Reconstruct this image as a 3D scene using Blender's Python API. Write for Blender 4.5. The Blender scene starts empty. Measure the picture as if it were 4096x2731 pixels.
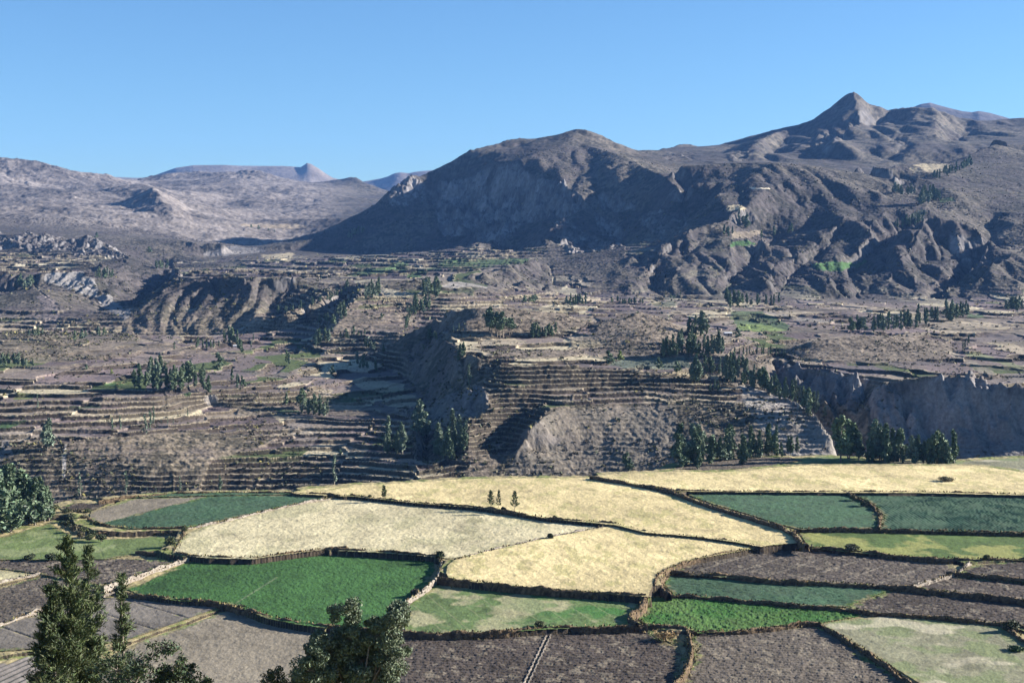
import bpy, math, random, time
import numpy as np
T0 = time.time()
rng = np.random.default_rng(7)
random.seed(7)
scene = bpy.context.scene
COL = scene.collection

# ------------------------------------------------------------------ camera, sky, sun, exposure
FPX, CX, CY, HORIZON = 5627.0, 2048.0, 1365.5, 1000.0
CAM_Z = 95.0
PITCH = math.atan((CY - HORIZON) / FPX)
cam_d = bpy.data.cameras.new('camera')
cam = bpy.data.objects.new('camera', cam_d)
COL.objects.link(cam)
cam.location = (0, 0, CAM_Z)
cam.rotation_euler = (math.pi / 2 - PITCH, 0, 0)
cam_d.sensor_width = 36.0
cam_d.lens = 36.0 * FPX / 4096.0
cam_d.clip_start = 1.0
cam_d.clip_end = 60000.0
scene.camera = cam

SUN_AZ, SUN_EL = math.radians(79), math.radians(19.5)      # azimuth clockwise from +Y (view direction)
world = bpy.data.worlds.new('World')
scene.world = world
world.use_nodes = True
wn = world.node_tree
bg = wn.nodes['Background']
sky = wn.nodes.new('ShaderNodeTexSky')
sky.sky_type = 'NISHITA'
sky.sun_disc = False
sky.sun_elevation = SUN_EL
sky.sun_rotation = SUN_AZ
sky.altitude = 1500.0
sky.air_density = 1.2
sky.dust_density = 0.2
sky.ozone_density = 3.5
tint = wn.nodes.new('ShaderNodeVectorMath'); tint.operation = 'MULTIPLY'      # clear high-altitude air: a deeper blue
tint.inputs[1].default_value = (.625, .825, 1.0)
wn.links.new(sky.outputs[0], tint.inputs[0])
wn.links.new(tint.outputs[0], bg.inputs[0])
bg.inputs[1].default_value = 0.051
sun_d = bpy.data.lights.new('sun', 'SUN')
sun_d.energy = 5.0
sun_d.angle = math.radians(0.53)
sun_d.color = (1.0, 0.955, 0.90)
sun = bpy.data.objects.new('sun', sun_d)
COL.objects.link(sun)
SV = (math.cos(SUN_EL) * math.sin(SUN_AZ), math.cos(SUN_EL) * math.cos(SUN_AZ), math.sin(SUN_EL))
from mathutils import Vector
sun.rotation_euler = Vector(SV).to_track_quat('Z', 'Y').to_euler()
scene.view_settings.view_transform = 'Standard'
scene.view_settings.look = 'None'
scene.view_settings.exposure = 1.68
scene.view_settings.gamma = 1.0

# ------------------------------------------------------------------ pixel -> world helpers (photo pixels, 4096 wide)
CROPS = {1: (0, 550, .5952), 2: (1100, 450, .5952), 3: (2300, 350, .7636), 4: (0, 1250, .5952), 5: (1300, 1150, .5952),
         6: (2600, 1150, .6361), 7: (0, 1850, .5952), 8: (1300, 1850, .5952), 9: (2600, 1850, .6361), 10: (1250, 1080, .3189),
         11: (0, 2100, .4024), 12: (1000, 2300, .3189), 0: (0, 0, 1.0)}
CP, SP = math.cos(PITCH), math.sin(PITCH)

def PX(c, x, y):
    ox, oy, s = CROPS[c]
    return ox + x * s, oy + y * s

def ray(px, py):
    a = (np.asarray(px, float) - CX) / FPX
    b = -(np.asarray(py, float) - CY) / FPX
    dy = CP + b * SP
    return a / dy, (-SP + b * CP) / dy           # X/Y and dZ/Y

def at_depth(px, py, Y):
    u, v = ray(px, py)
    return u * Y, Y, CAM_Z + v * Y

def at_plane(px, py, z):
    u, v = ray(px, py)
    Y = (z - CAM_Z) / v
    return u * Y, Y

def project(X, Y, Z):
    dz = Z - CAM_Z
    depth = Y * CP - dz * SP
    up = Y * SP + dz * CP
    return CX + FPX * X / depth, CY - FPX * up / depth

# ------------------------------------------------------------------ noise
def _hash(ix, iy, seed):
    n = (ix.astype(np.int64) * 374761393 + iy.astype(np.int64) * 668265263 + seed * 1442695041) & 0xffffffff
    n = ((n ^ (n >> 13)) * 1274126177) & 0xffffffff
    n = ((n ^ (n >> 16)) * 2246822519) & 0xffffffff
    return ((n ^ (n >> 15)) & 0xffffff).astype(np.float32) / 16777216.0

def vnoise(x, y, seed=0):
    fx, fy = np.floor(x), np.floor(y)
    ix, iy = fx.astype(np.int64), fy.astype(np.int64)
    tx, ty = (x - fx).astype(np.float32), (y - fy).astype(np.float32)
    tx = tx * tx * (3 - 2 * tx); ty = ty * ty * (3 - 2 * ty)
    a = _hash(ix, iy, seed); b = _hash(ix + 1, iy, seed); c = _hash(ix, iy + 1, seed); d = _hash(ix + 1, iy + 1, seed)
    return (a + (b - a) * tx) * (1 - ty) + (c + (d - c) * tx) * ty - 0.5

def fbm(x, y, seed=0, octv=4, gain=0.5):
    r = 0; amp = 1.0
    for i in range(octv):
        cs, sn = math.cos(0.6 * i + .3), math.sin(0.6 * i + .3)
        r = r + amp * vnoise((x * cs - y * sn) * 2 ** i, (x * sn + y * cs) * 2 ** i, seed + i * 17)
        amp *= gain
    return r

def smooth(e0, e1, x):
    t = np.clip((x - e0) / (e1 - e0), 0, 1)
    return t * t * (3 - 2 * t)

# distances: first estimates on the left of each pair, refined metres on the right, for the left and right half of the valley
ML = np.array([(500,500),(700,705),(735,755),(800,800),(850,828),(935,880),(1050,960),(1160,1050),(1340,1200),(1480,1270),(1620,1350),(1790,1440),(1850,1460),(1920,1490),(2060,1575),(2150,1650),(2300,1830),(2500,2060),(2620,2350),(2760,2700),(2860,2860),(3300,3300),(3700,3700),(4200,4200),(20000,20000)], float)
MR = np.array([(500,500),(700,730),(760,788),(805,812),(850,838),(893,875),(945,900),(1010,958),(1090,1030),(1165,1085),(1265,1180),(1480,1350),(1640,1480),(1950,1800),(2050,1900),(2400,2280),(2800,2750),(3500,3500),(20000,20000)], float)
def remap(px, Y, inv=False):
    a, b = (1, 0) if inv else (0, 1)
    l = np.interp(Y, ML[:, a], ML[:, b]); r = np.interp(Y, MR[:, a], MR[:, b]); t = np.clip((px - 1650) / 700., 0, 1)
    return l + (r - l) * t

# ------------------------------------------------------------------ traced relief: curves of (x, y, distance) seen in the photo
CURVES = []
def cv(c, pts, back=None, f=None, ext=True):
    P = []
    for q in pts:
        px, py = PX(c, q[0], q[1]); Y = q[2] if f is None else f(q[2]); P.append((px, py, Y))
    if ext:
        if P[0][0] < 40 and len(P) > 1: P.insert(0, (-1100., P[0][1], P[0][2]))
        if P[-1][0] < 40: P.append((-1100., P[-1][1], P[-1][2]))
        if P[-1][0] > 4050: P.append((5200., P[-1][1], P[-1][2]))
    CURVES.append((P, back))
def cz(pts, z):                                       # hidden floor: (px, Y) at height z
    P = [(p, None, Y, z if len(q) == 0 else q[0]) for (p, Y, *q) in pts]
    CURVES.append((P, None))
# --- left background range and its foot
cv(1, [(0,148,5200),(60,150,5200),(200,160,5200),(340,195,5250),(480,225,5300),(600,230,5350),(720,240,5400),(750,262,5450),(850,290,5550),(930,300,5600)], (700,120))
cv(1, [(930,298,6000),(1000,275,6100),(1150,262,6200),(1280,240,6200),(1400,228,6200),(1600,215,6200),(1720,208,6200),(1830,235,6150),(1950,270,6100),(2100,285,6100),(2250,283,6100),(2352,265,6100)], (900,160), ext=False)
cv(2, [(250,446,6100),(400,450,6100),(520,425,6000),(560,450,5950),(600,480,5900),(680,500,5850),(770,545,5800),(1000,600,5700)], (900,160), ext=False)
cv(1, [(430,330,4900),(700,415,4500),(850,455,4250),(800,500,4000)])
cv(1, [(930,330,5400),(1000,370,4700),(1035,405,3950),(1120,470,3750),(1160,560,3500)])
cv(1, [(820,480,3950),(950,560,3600)])
cv(1, [(1200,420,4700),(1250,500,4000),(1300,600,3500)])
cv(1, [(1600,300,5600),(1520,420,4900),(1500,520,4300)])
cv(1, [(1900,330,5600),(1750,420,4900),(1640,520,4300)])
cv(1, [(0,300,4500),(150,330,4500),(350,330,4700)])
cv(1, [(0,450,3700),(300,470,3700),(500,520,3600)])
cv(1, [(0,550,3250),(300,560,3250),(600,600,3200),(900,650,3100),(1300,700,2900),(1500,700,2900)])
cv(1, [(1560,600,4000),(1900,585,4200),(2250,570,4300)])
cv(2, [(0,745,4100),(200,745,4300),(400,700,4500),(600,640,4700)])
cv(2, [(0,600,5000),(200,620,5000),(400,610,5100),(600,570,5200)])
cv(2, [(-100,880,3350),(50,880,3300),(150,850,3450)])
cv(1, [(1350,800,2900),(1380,770,2950),(1550,730,3050),(1750,755,3100),(1780,765,3150)])
cv(1, [(1350,810,2860),(1500,790,2880),(1750,775,2950)])
# crags
cv(1, [(0,645,2780),(100,650,2780),(200,640,2760),(250,632,2760),(330,665,2750),(420,700,2740),(520,675,2740),(620,690,2730),(700,740,2700),(850,790,2650)])
cv(1, [(0,760,2700),(100,770,2700),(250,785,2690),(450,760,2680),(650,790,2660),(850,820,2610)])
cv(1, [(900,830,2700),(1100,850,2700),(1250,830,2750)])
cv(1, [(0,850,2550),(300,845,2520),(600,835,2480)])
# left cliff rim and foot
cv(1, [(0,918,2300),(200,925,2300),(300,915,2300),(560,895,2300),(620,950,2280),(660,1010,2250),(700,1050,2220),(800,1120,2180),(880,1150,2150)])
cv(1, [(0,1040,2265),(60,1060,2260),(250,990,2270),(400,1000,2260),(600,1085,2210),(700,1140,2170),(830,1225,2080)])
cv(1, [(0,1260,1900),(200,1285,1850),(500,1310,1800),(700,1300,1800)])
cv(1, [(620,840,2450),(760,940,2380),(900,1060,2250),(930,1100,2200)])
cv(1, [(230,1000,2220),(420,1150,2050),(500,1250,1900)])
# gorge behind the mesa
cv(1, [(900,1140,2170),(1000,1080,2330),(1100,1010,2500),(1160,960,2620),(1100,890,2800)])
# mesa rim, surface, bluff
cv(1, [(1130,850,2700),(1200,890,2480),(1180,985,2260),(1240,943,2150),(1400,935,2110),(1600,930,2070),(1750,940,2060),(1950,935,2060),(2060,950,2100),(2120,970,2100),(2352,975,2060)])
cv(1, [(1240,943,2150),(1100,1030,2060),(1000,1105,2000),(850,1210,1930),(715,1305,1830)])
cv(1, [(1310,950,2100),(1330,1010,2050),(1290,1100,2010)])
cv(1, [(1395,945,2080),(1350,1050,2040),(1290,1150,1985)])
cv(1, [(1420,945,2120),(1440,1040,2050)])
cv(1, [(1500,940,2070),(1500,1060,2020),(1480,1160,1955)])
cv(1, [(1650,950,2040),(1700,1050,2010)])
cv(1, [(1100,1220,1915),(1300,1200,1930),(1500,1200,1930),(1700,1150,1950)])
cv(1, [(720,1325,1790),(1100,1340,1800),(1300,1345,1800),(1700,1330,1790),(1950,1280,1750)])
cv(1, [(2050,960,2130),(1950,1020,2060),(1880,1100,2020),(1830,1150,1980),(1900,1200,1930),(2050,1200,1890),(2100,1280,1760)])
cv(1, [(1350,830,2750),(1600,830,2700),(1900,860,2600),(2352,900,2400)])
cv(2, [(0,1120,2050),(120,1105,2080),(200,1120,2090),(300,1140,2070),(400,1150,2060),(540,1160,2040),(610,1160,2020),(700,1125,2080),(1000,1118,2080),(1150,1130,2050),(1300,1150,2000),(1420,1180,1950)])
cv(2, [(300,1175,2010),(420,1190,1990),(200,1300,1880),(60,1350,1780)])
# spur below the mesa (crop 5 / 10)
cv(5, [(265,10,1990),(230,40,1860),(150,130,1700),(60,260,1540),(15,330,1470)])
cv(5, [(300,15,1990),(420,60,1880),(500,170,1720),(560,270,1580)])
cv(5, [(15,345,1490),(150,330,1480),(300,325,1460),(400,322,1450),(490,300,1440),(560,290,1480)])
cv(5, [(450,20,1990),(560,50,1950),(600,120,1840),(600,200,1720),(620,260,1620)])
cv(2, [(750,1190,2040),(950,1190,2030)])
cv(5, [(0,180,1880),(60,130,1960),(150,40,2040)])
cv(5, [(-60,330,1500),(0,420,1400),(200,440,1400),(350,430,1400),(480,420,1370)])
# slope from main mountain's right foot to the valley
cv(2, [(1350,1095,2120),(1500,1060,2200),(1750,985,2400)])
cv(2, [(1200,1240,1800),(1500,1260,1780),(1800,1280,1760),(2000,1290,1750)])
# --- main mountain
cv(2, [(-60,906,2980),(100,895,2980),(250,860,3030),(400,780,3100),(550,690,3150),(700,610,3200),(755,565,3220),(762,510,3240),(800,465,3250),(880,465,3260),(893,420,3290),(930,413,3300),(960,432,3320),(1050,393,3350),(1140,347,3400),(1290,266,3400),(1330,250,3420),(1450,215,3450),(1560,185,3500),(1640,172,3550),(1740,178,3520),(1900,150,3500),(1980,120,3500),(2040,106,3500),(2100,120,3500),(2190,158,3490)], (350,110))
cv(3, [(60,230,3490),(150,262,3470),(200,288,3470),(240,295,3470),(320,330,3500)], (350,60))
cv(2, [(1060,590,3250),(1065,540,3260),(1100,500,3280),(1350,400,3260),(1450,335,3240),(1500,330,3220),(1600,325,3170),(1640,322,3150),(1700,400,3090),(1800,450,3030),(1900,480,2980),(1980,510,2930),(2050,560,2880),(2090,620,2840)])
cv(2, [(1075,640,3225),(1200,600,3200),(1350,560,3190),(1500,620,3120),(1650,630,3050),(1850,650,2930),(1960,690,2840)])
cv(2, [(1200,720,3130),(1400,780,3010),(1600,780,2960),(1800,720,2900)])
cv(2, [(775,560,3210),(800,600,3180),(880,590,3200),(960,590,3210),(1000,610,3200)])
cv(2, [(2040,108,3500),(1960,190,3380),(1900,235,3300),(1760,270,3220),(1640,322,3150)])
cv(2, [(1620,230,3430),(1500,270,3350),(1350,330,3330),(1150,470,3290)])
cv(2, [(2040,230,3350),(2150,300,3200),(2200,400,3050),(2130,560,2900)])
cv(2, [(2250,200,3440),(2352,330,3300)])
cv(2, [(1920,400,3060),(2060,510,2930),(2110,570,2880)])
cv(2, [(2110,600,2860),(2050,700,2790),(1950,730,2760),(1880,790,2720),(1960,850,2680),(2060,860,2660),(2140,900,2620),(2250,960,2580),(2330,930,2580)])
cv(2, [(1870,860,2690),(1960,930,2640),(2050,1000,2590),(2120,1050,2560)])
cv(2, [(2150,700,2820),(2250,780,2740),(2352,860,2660)])
cv(2, [(1780,800,2760),(1830,900,2600),(1840,1030,2420),(1870,1190,2150)])
cv(2, [(1700,800,2860),(1500,860,2780),(1370,880,2740),(1330,965,2560)])
cv(2, [(-60,925,2960),(300,935,3000),(600,955,2990),(900,975,2940),(1300,975,2850),(1600,975,2750),(1750,985,2660)])
cv(2, [(1950,850,2650),(1960,1000,2420),(1990,1100,2250)])
# --- right hills; distances compressed
R = lambda Y: 2000 + (Y - 2000) * 0.57
def _off(d): return lambda Y: R(Y) + d * min(max((Y - 2020) / 220., 0), 1)
RC, RV = _off(-24), _off(36)
cv(3, [(-125,1095,2020),(0,1000,2300),(180,910,2500),(300,850,2620),(420,810,2720),(545,740,2850),(600,690,3000),(560,620,3150),(590,560,3250),(560,520,3350),(480,465,3450)], f=RV)
cv(3, [(60,300,3350),(200,340,3200),(330,400,3050),(470,470,2850),(550,520,2710)])
cv(3, [(130,590,2900),(200,640,2830),(330,650,2780),(420,640,2740),(500,640,2680),(560,700,2560)])
cv(3, [(320,700,2680),(450,790,2500),(540,735,2480)])
cv(3, [(480,462,3420),(545,408,3470),(640,405,3480),(750,395,3500),(900,390,3500),(1040,393,3450),(1200,400,3500),(1350,420,3500),(1480,450,3400),(1560,480,3300),(1660,520,3200)], (250,45), f=R)
cv(3, [(1040,396,3440),(980,440,3350),(900,490,3250),(860,520,3200)], f=RC)
cv(3, [(840,440,3420),(830,490,3300),(600,500,3250)], f=R)
cv(3, [(1230,420,3450),(1130,480,3250),(1060,510,3150),(960,560,3050),(880,620,2920),(760,700,2800),(620,740,2760),(480,830,2620),(420,920,2450),(330,1000,2250),(250,1100,2040)], f=RC)
cv(3, [(710,620,2950),(740,580,3020),(840,540,3120)], f=R)
cv(3, [(430,1090,2040),(410,1040,2150),(425,950,2400),(520,860,2560),(600,790,2680)], f=RV)
cv(3, [(470,1100,2040),(500,1000,2200),(560,930,2400),(640,860,2520)], f=RC)
cv(3, [(820,790,2660),(815,850,2560),(790,960,2330),(740,1030,2180),(700,1095,2040)], f=RC)
cv(3, [(600,810,2650),(700,780,2700),(820,785,2680),(900,800,2640),(980,820,2600)], f=R)
cv(3, [(1060,790,2780),(1000,835,2680),(930,900,2520),(890,960,2360),(810,1020,2200),(770,1090,2050)], f=RV)
cv(3, [(1560,640,2980),(1430,690,2880),(1320,770,2760),(1220,860,2600),(1100,920,2430),(1050,930,2400),(1020,1000,2200),(980,1090,2040)], f=RC)
cv(3, [(1380,760,2730),(1340,830,2600),(1220,910,2440),(1120,1000,2240),(1060,1090,2040)], f=RV)
cv(3, [(1640,640,2960),(1560,700,2850),(1540,800,2680),(1450,880,2560),(1300,910,2480),(1240,945,2400),(1310,965,2320),(1330,1020,2200),(1360,1110,2030)], f=RC)
cv(3, [(1740,720,2800),(1620,820,2640),(1530,900,2520),(1440,990,2360),(1470,1040,2200),(1500,1110,2040)], f=RV)
cv(3, [(1840,672,2750),(1800,760,2640),(1740,860,2520),(1660,960,2370),(1620,1110,2040)], f=RC)
cv(3, [(1840,672,2750),(1980,700,2720),(2100,740,2700),(2165,790,2650),(2140,880,2520),(2080,960,2400),(1980,1040,2230),(1880,1110,2060)], f=RC)
cv(3, [(1900,780,2600),(1830,900,2450),(1790,1000,2260),(1770,1110,2040)], f=_off(25))
cv(3, [(2100,900,2480),(1960,900,2430),(1900,1000,2270),(1830,1110,2060)], f=_off(25))
cv(3, [(2190,720,2950),(2180,800,2780),(2175,880,2640),(2080,1000,2400),(1960,1080,2180),(1900,1140,2060)], f=RV)
cv(3, [(2352,850,2500),(2290,880,2420),(2200,930,2320),(2100,1020,2180),(2040,1110,2030)], f=RC)
cv(3, [(2352,720,2900),(2250,700,2950),(2190,690,3000)], f=R)
cv(3, [(1600,570,3080),(1700,560,3120),(1840,610,2980),(1850,650,2900)], f=R)
cv(3, [(1140,500,3200),(1300,520,3150),(1500,560,3100),(1600,580,3060)], f=R)
cv(3, [(1170,600,3000),(1200,670,2880),(1000,700,2830),(760,760,2720)], f=RV)
cv(3, [(1860,660,2980),(1900,600,3100),(1750,560,3200),(1650,530,3250),(1850,480,3400),(1900,440,3500)], f=RV)
cv(3, [(1660,480,3350),(1780,470,3400),(1900,500,3350),(2000,560,3200),(2160,640,3100),(2352,660,3000)], f=R)
cv(3, [(1470,410,3700),(1560,410,3750),(1640,430,3700),(1740,400,3850),(1850,395,3900),(1980,400,3900)], f=R)
cv(3, [(1930,440,3650),(2060,420,3800),(2200,440,3700),(2352,460,3650)], f=R)
cv(3, [(2352,560,3300),(2200,520,3400),(2050,500,3450)], f=R)
cv(3, [(1960,410,3950),(2030,380,4050),(2110,335,4200),(2200,292,4300),(2240,300,4300),(2300,322,4300),(2352,335,4300)], (250,50), f=R)
# --- foot of pyramid mountain, then mountain
R2 = lambda Y: 3560 + (Y - 4600) * 0.72
cv(3, [(530,403,4400),(700,388,4400),(900,385,4600),(1040,385,4600),(1350,398,4550),(1600,372,4650),(1980,330,4700),(2352,300,4700)], f=R2)
cv(3, [(320,330,5300),(430,330,5500),(500,318,5800),(560,296,6000),(600,291,6000),(660,318,5900),(720,315,5900),(830,280,6000),(960,245,6000),(1100,205,6000),(1220,178,6000),(1300,130,6000),(1390,60,6000),(1425,34,6000),(1445,30,6000),(1480,38,6000),(1510,58,6000),(1560,90,6000),(1650,112,6000),(1700,118,6000),(1800,105,5900),(1870,112,5850),(2000,150,6000),(2140,178,6000),(2260,165,6000),(2352,158,6000)], (900,250), f=R2)
cv(3, [(1880,118,5850),(1890,180,5420),(1880,260,5050),(1910,330,4700)], f=R2)
cv(3, [(1660,130,5950),(1600,200,5850),(1500,265,5600),(1400,320,5250),(1370,350,5050)], f=R2)
cv(3, [(1450,34,5980),(1500,150,5600),(1430,230,5250),(1390,250,5150),(1350,330,4750)], f=R2)
cv(3, [(1230,200,5900),(1100,280,5600),(1020,370,4950)], f=R2)
cv(3, [(1380,245,5300),(1300,245,5320),(1230,275,5300),(1180,300,5100),(1240,380,4700)], f=R2)
cv(3, [(1385,285,5150),(1300,320,5050),(1235,305,5120)], f=R2)
cv(3, [(1110,215,5900),(1020,250,5450),(950,290,5150),(830,370,4550)], f=R2)
cv(3, [(960,255,5950),(850,300,5700),(730,370,4950)], f=R2)
cv(3, [(450,370,4700),(490,360,4800),(540,345,4900),(600,345,4950),(620,390,4500)], f=R2)
cv(3, [(1800,115,5850),(1750,190,5500),(1700,240,5300),(1640,290,5000)], f=R2)
cv(3, [(2060,180,5900),(2040,230,5700),(1970,320,5150)], f=R2)
# --- left mid flats and slopes
cv(4, [(0,860,795),(220,855,800),(450,855,805),(800,820,830),(1000,790,850),(1200,720,900),(1420,620,990),(1600,640,980),(1800,690,960),(2000,690,960),(2200,620,1010)])
cv(4, [(0,1240,735),(400,1262,735),(1000,1212,745),(1500,1190,748),(2000,1182,752),(2352,1175,752)])
cv(4, [(0,1050,765),(500,1050,768),(1000,1020,775),(1500,1000,790),(2000,960,815),(2300,900,850)])
cv(4, [(0,600,935),(500,580,945),(1000,560,960),(1500,540,1000),(2000,520,1040),(2300,520,1060)])
cv(4, [(0,450,1050),(500,450,1050),(1000,430,1085),(1500,430,1095),(2000,440,1120),(2300,450,1130)])
cv(4, [(1000,540,975),(1080,490,1000),(1200,480,1010),(1300,520,1000)])
cv(4, [(0,350,1160),(400,330,1180),(900,320,1200),(1500,320,1240),(2000,310,1320)])
cv(4, [(0,180,1340),(150,152,1360),(300,170,1340),(500,200,1320),(800,240,1300),(1100,195,1360),(1300,250,1330),(1500,290,1320)])
cv(4, [(0,100,1650),(300,130,1620),(600,130,1640),(1000,150,1600)])
cv(4, [(2200,30,1720),(2100,180,1560),(1950,290,1400)])
# ravine axis
cv(5, [(700,1290,800),(660,1180,830),(670,1050,880),(720,850,980),(640,690,1100),(560,600,1180),(450,540,1240),(200,470,1330),(0,440,1390)])
cv(5, [(640,1300,735),(620,1180,775),(600,1020,850),(600,900,900),(520,800,960)])
# knob hill, left wall rim then top
cv(5, [(830,165,1285),(700,230,1290),(560,300,1310),(500,345,1320)])
cv(5, [(880,235,1225),(800,290,1205),(740,315,1200),(870,375,1130),(900,430,1050),(960,460,1010),(1050,470,990),(1140,463,995),(1110,540,975),(1050,600,965),(1035,640,950),(1090,690,900),(1100,780,860),(1000,860,845),(965,900,835),(960,960,800),(960,1085,780),(900,1130,775),(890,1200,765),(870,1290,745)])
cv(5, [(800,300,1300),(690,400,1240),(620,480,1200),(560,560,1185)])
cv(5, [(840,640,1010),(900,720,960),(860,860,900),(800,950,870)])
cv(5, [(750,180,1290),(830,150,1265),(900,142,1240),(1000,140,1230),(1150,138,1228),(1300,145,1228),(1450,160,1228),(1600,170,1228),(1720,210,1222),(1820,262,1205)], (100,22))
cv(5, [(950,220,1196),(1300,230,1194),(1600,260,1188)])
cv(5, [(750,332,1165),(1000,335,1160),(1400,325,1165),(1640,322,1170)])
cv(5, [(1750,300,1170),(1850,240,1195),(2000,185,1212),(2110,158,1215),(2200,185,1215),(2352,250,1200)], (100,20))
cv(5, [(1850,330,1125),(2100,280,1135),(2300,310,1125)])
cv(5, [(1750,430,1080),(1950,420,1090),(2200,430,1080),(2352,440,1070)])
cv(5, [(1000,425,1050),(1200,425,1060),(1640,410,1080)])
cv(5, [(1140,450,1000),(1300,438,1015),(1500,418,1035),(1650,428,1030),(1800,460,1010),(1900,480,990)])
cv(5, [(1150,505,955),(1500,520,950),(2000,540,945),(2250,560,940),(2352,570,940)])
cv(5, [(1200,650,900),(1700,680,893),(2300,690,890)])
cv(5, [(1050,800,862),(1300,800,868),(1520,800,846),(2000,775,862),(2352,765,865)])
cv(5, [(1520,800,842),(1430,900,800),(1350,975,786),(1300,1100,775)])
cv(5, [(1420,820,862),(1280,900,846),(1180,960,832),(1150,1060,806)])
cv(5, [(870,1290,745),(1300,1278,750),(1800,1272,750),(2352,1235,755)])
cv(5, [(1100,1100,785),(1500,1100,788),(2000,1050,797),(2352,1000,805)])
cv(6, [(-40,470,1010),(200,480,1000),(300,540,960),(450,565,945),(490,572,945),(580,600,935),(700,625,925),(800,665,900),(900,705,875),(980,760,845),(1050,805,825),(1100,870,800),(1150,940,785),(1170,1050,770)], (30,14))
cv(6, [(0,1120,757),(300,1100,757),(600,1070,760),(1170,1060,760)])
cv(6, [(400,700,870),(700,760,845),(900,850,815),(1050,950,790)])
cv(6, [(50,270,1300),(200,260,1320),(400,300,1250),(700,230,1480),(1000,290,1330),(1250,250,1450),(1500,240,1480),(2000,300,1380),(2352,290,1400)])
cv(6, [(0,160,1640),(300,160,1640),(700,180,1620),(1200,180,1640),(1800,180,1640),(2352,150,1700)])
cv(6, [(-300,90,1940),(0,80,1960),(400,75,1960),(1100,85,1950),(1500,90,1950),(1900,95,1950),(2352,60,2000)])
cv(6, [(300,400,1080),(500,430,1060),(700,470,1060),(780,480,1090)])
# right gorge cliffs and land behind
cv(6, [(785,425,1170),(800,500,1085),(930,505,1062),(1050,528,1045),(1280,548,1015),(1380,555,1010),(1500,570,990),(1430,640,965),(1400,690,955),(1490,615,955),(1650,560,950),(1800,550,945),(1950,548,940),(2040,600,915),(2200,610,905),(2352,640,895)])
cv(6, [(800,620,1060),(900,640,1040),(1100,720,1005),(1250,700,1000),(1330,690,985),(1390,760,945)])
cv(6, [(1390,860,925),(1600,900,905),(1850,900,905),(2100,950,880),(2352,990,870)])
cv(6, [(1300,590,1000),(1270,660,985),(1300,700,970)])
cv(6, [(890,385,1190),(1000,340,1170),(1200,315,1180),(1350,304,1185),(1480,312,1185),(1600,290,1220),(1680,278,1235),(1800,295,1240),(1900,330,1260),(1950,350,1240)], (60,7))
cv(6, [(930,440,1110),(1200,455,1095),(1450,455,1090),(1900,450,1090),(2100,430,1110)])
cv(6, [(1000,500,1055),(1400,500,1040),(1700,510,1030),(2000,490,1045),(2352,515,1010)])
cz([(-1100,560,-30),(1500,560,-32),(2400,560,-36),(5200,560,-40)], 0)
cz([(-1100,640,-45),(1500,650,-50),(2700,660,-50),(4096,700,-55),(5200,700,-55)], 0)
cz([(3330,880,-50),(3360,800,-52),(3700,790,-52),(5200,780,-55)], 0)
cz([(2980,1020,-16),(3120,960,-32),(3230,920,-42),(3330,880,-50)], 0)
cz([(-1100,8400,200),(5200,8400,200)], 0)

def densify(P):
    out = []
    for a, b in zip(P[:-1], P[1:]):
        if a[1] is None:
            n = max(2, int(abs(a[0] - b[0]) / 8 + abs(math.log(a[2] / b[2])) * 700))
            t = np.linspace(0, 1, n)
            px = a[0] + (b[0] - a[0]) * t; Y = remap(px, a[2] + (b[2] - a[2]) * t); z = a[3] + (b[3] - a[3]) * t
            u, _ = ray(px, 1500.0)
            out.append(np.stack([u, Y, z], 1))
        else:
            n = max(2, int(math.hypot(a[0] - b[0], a[1] - b[1]) / 6 + abs(math.log(a[2] / b[2])) * 900))
            t = np.linspace(0, 1, n)
            px = a[0] + (b[0] - a[0]) * t; py = a[1] + (b[1] - a[1]) * t
            Y = remap(px, np.exp(math.log(a[2]) + (math.log(b[2]) - math.log(a[2])) * t))
            X, Y, z = at_depth(px, py, Y)
            out.append(np.stack([X / Y, Y, z], 1))
    return np.concatenate(out)

U0, U1, W0, W1, DS = -0.56, 0.56, math.log(555.0), math.log(8500.0), 0.0017
NU, NW = int((U1 - U0) / DS) + 1, int((W1 - W0) / DS) + 1
pts = []
for P, back in CURVES:
    d = densify(P)
    pts.append(d)
    if back:
        b = d.copy(); b[:, 1] += back[0]; b[:, 2] -= back[1]; pts.append(b[::3])
pts = np.concatenate(pts)

def raster(nu, nw, ds):
    i = np.round((pts[:, 0] - U0) / ds).astype(int); j = np.round((np.log(pts[:, 1]) - W0) / ds).astype(int)
    ok = (i >= 0) & (i < nu) & (j >= 0) & (j < nw)
    s = np.zeros((nw, nu)); c = np.zeros((nw, nu))
    np.add.at(s, (j[ok], i[ok]), pts[ok, 2]); np.add.at(c, (j[ok], i[ok]), 1)
    return np.where(c > 0, s / np.maximum(c, 1), 0), c > 0

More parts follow.
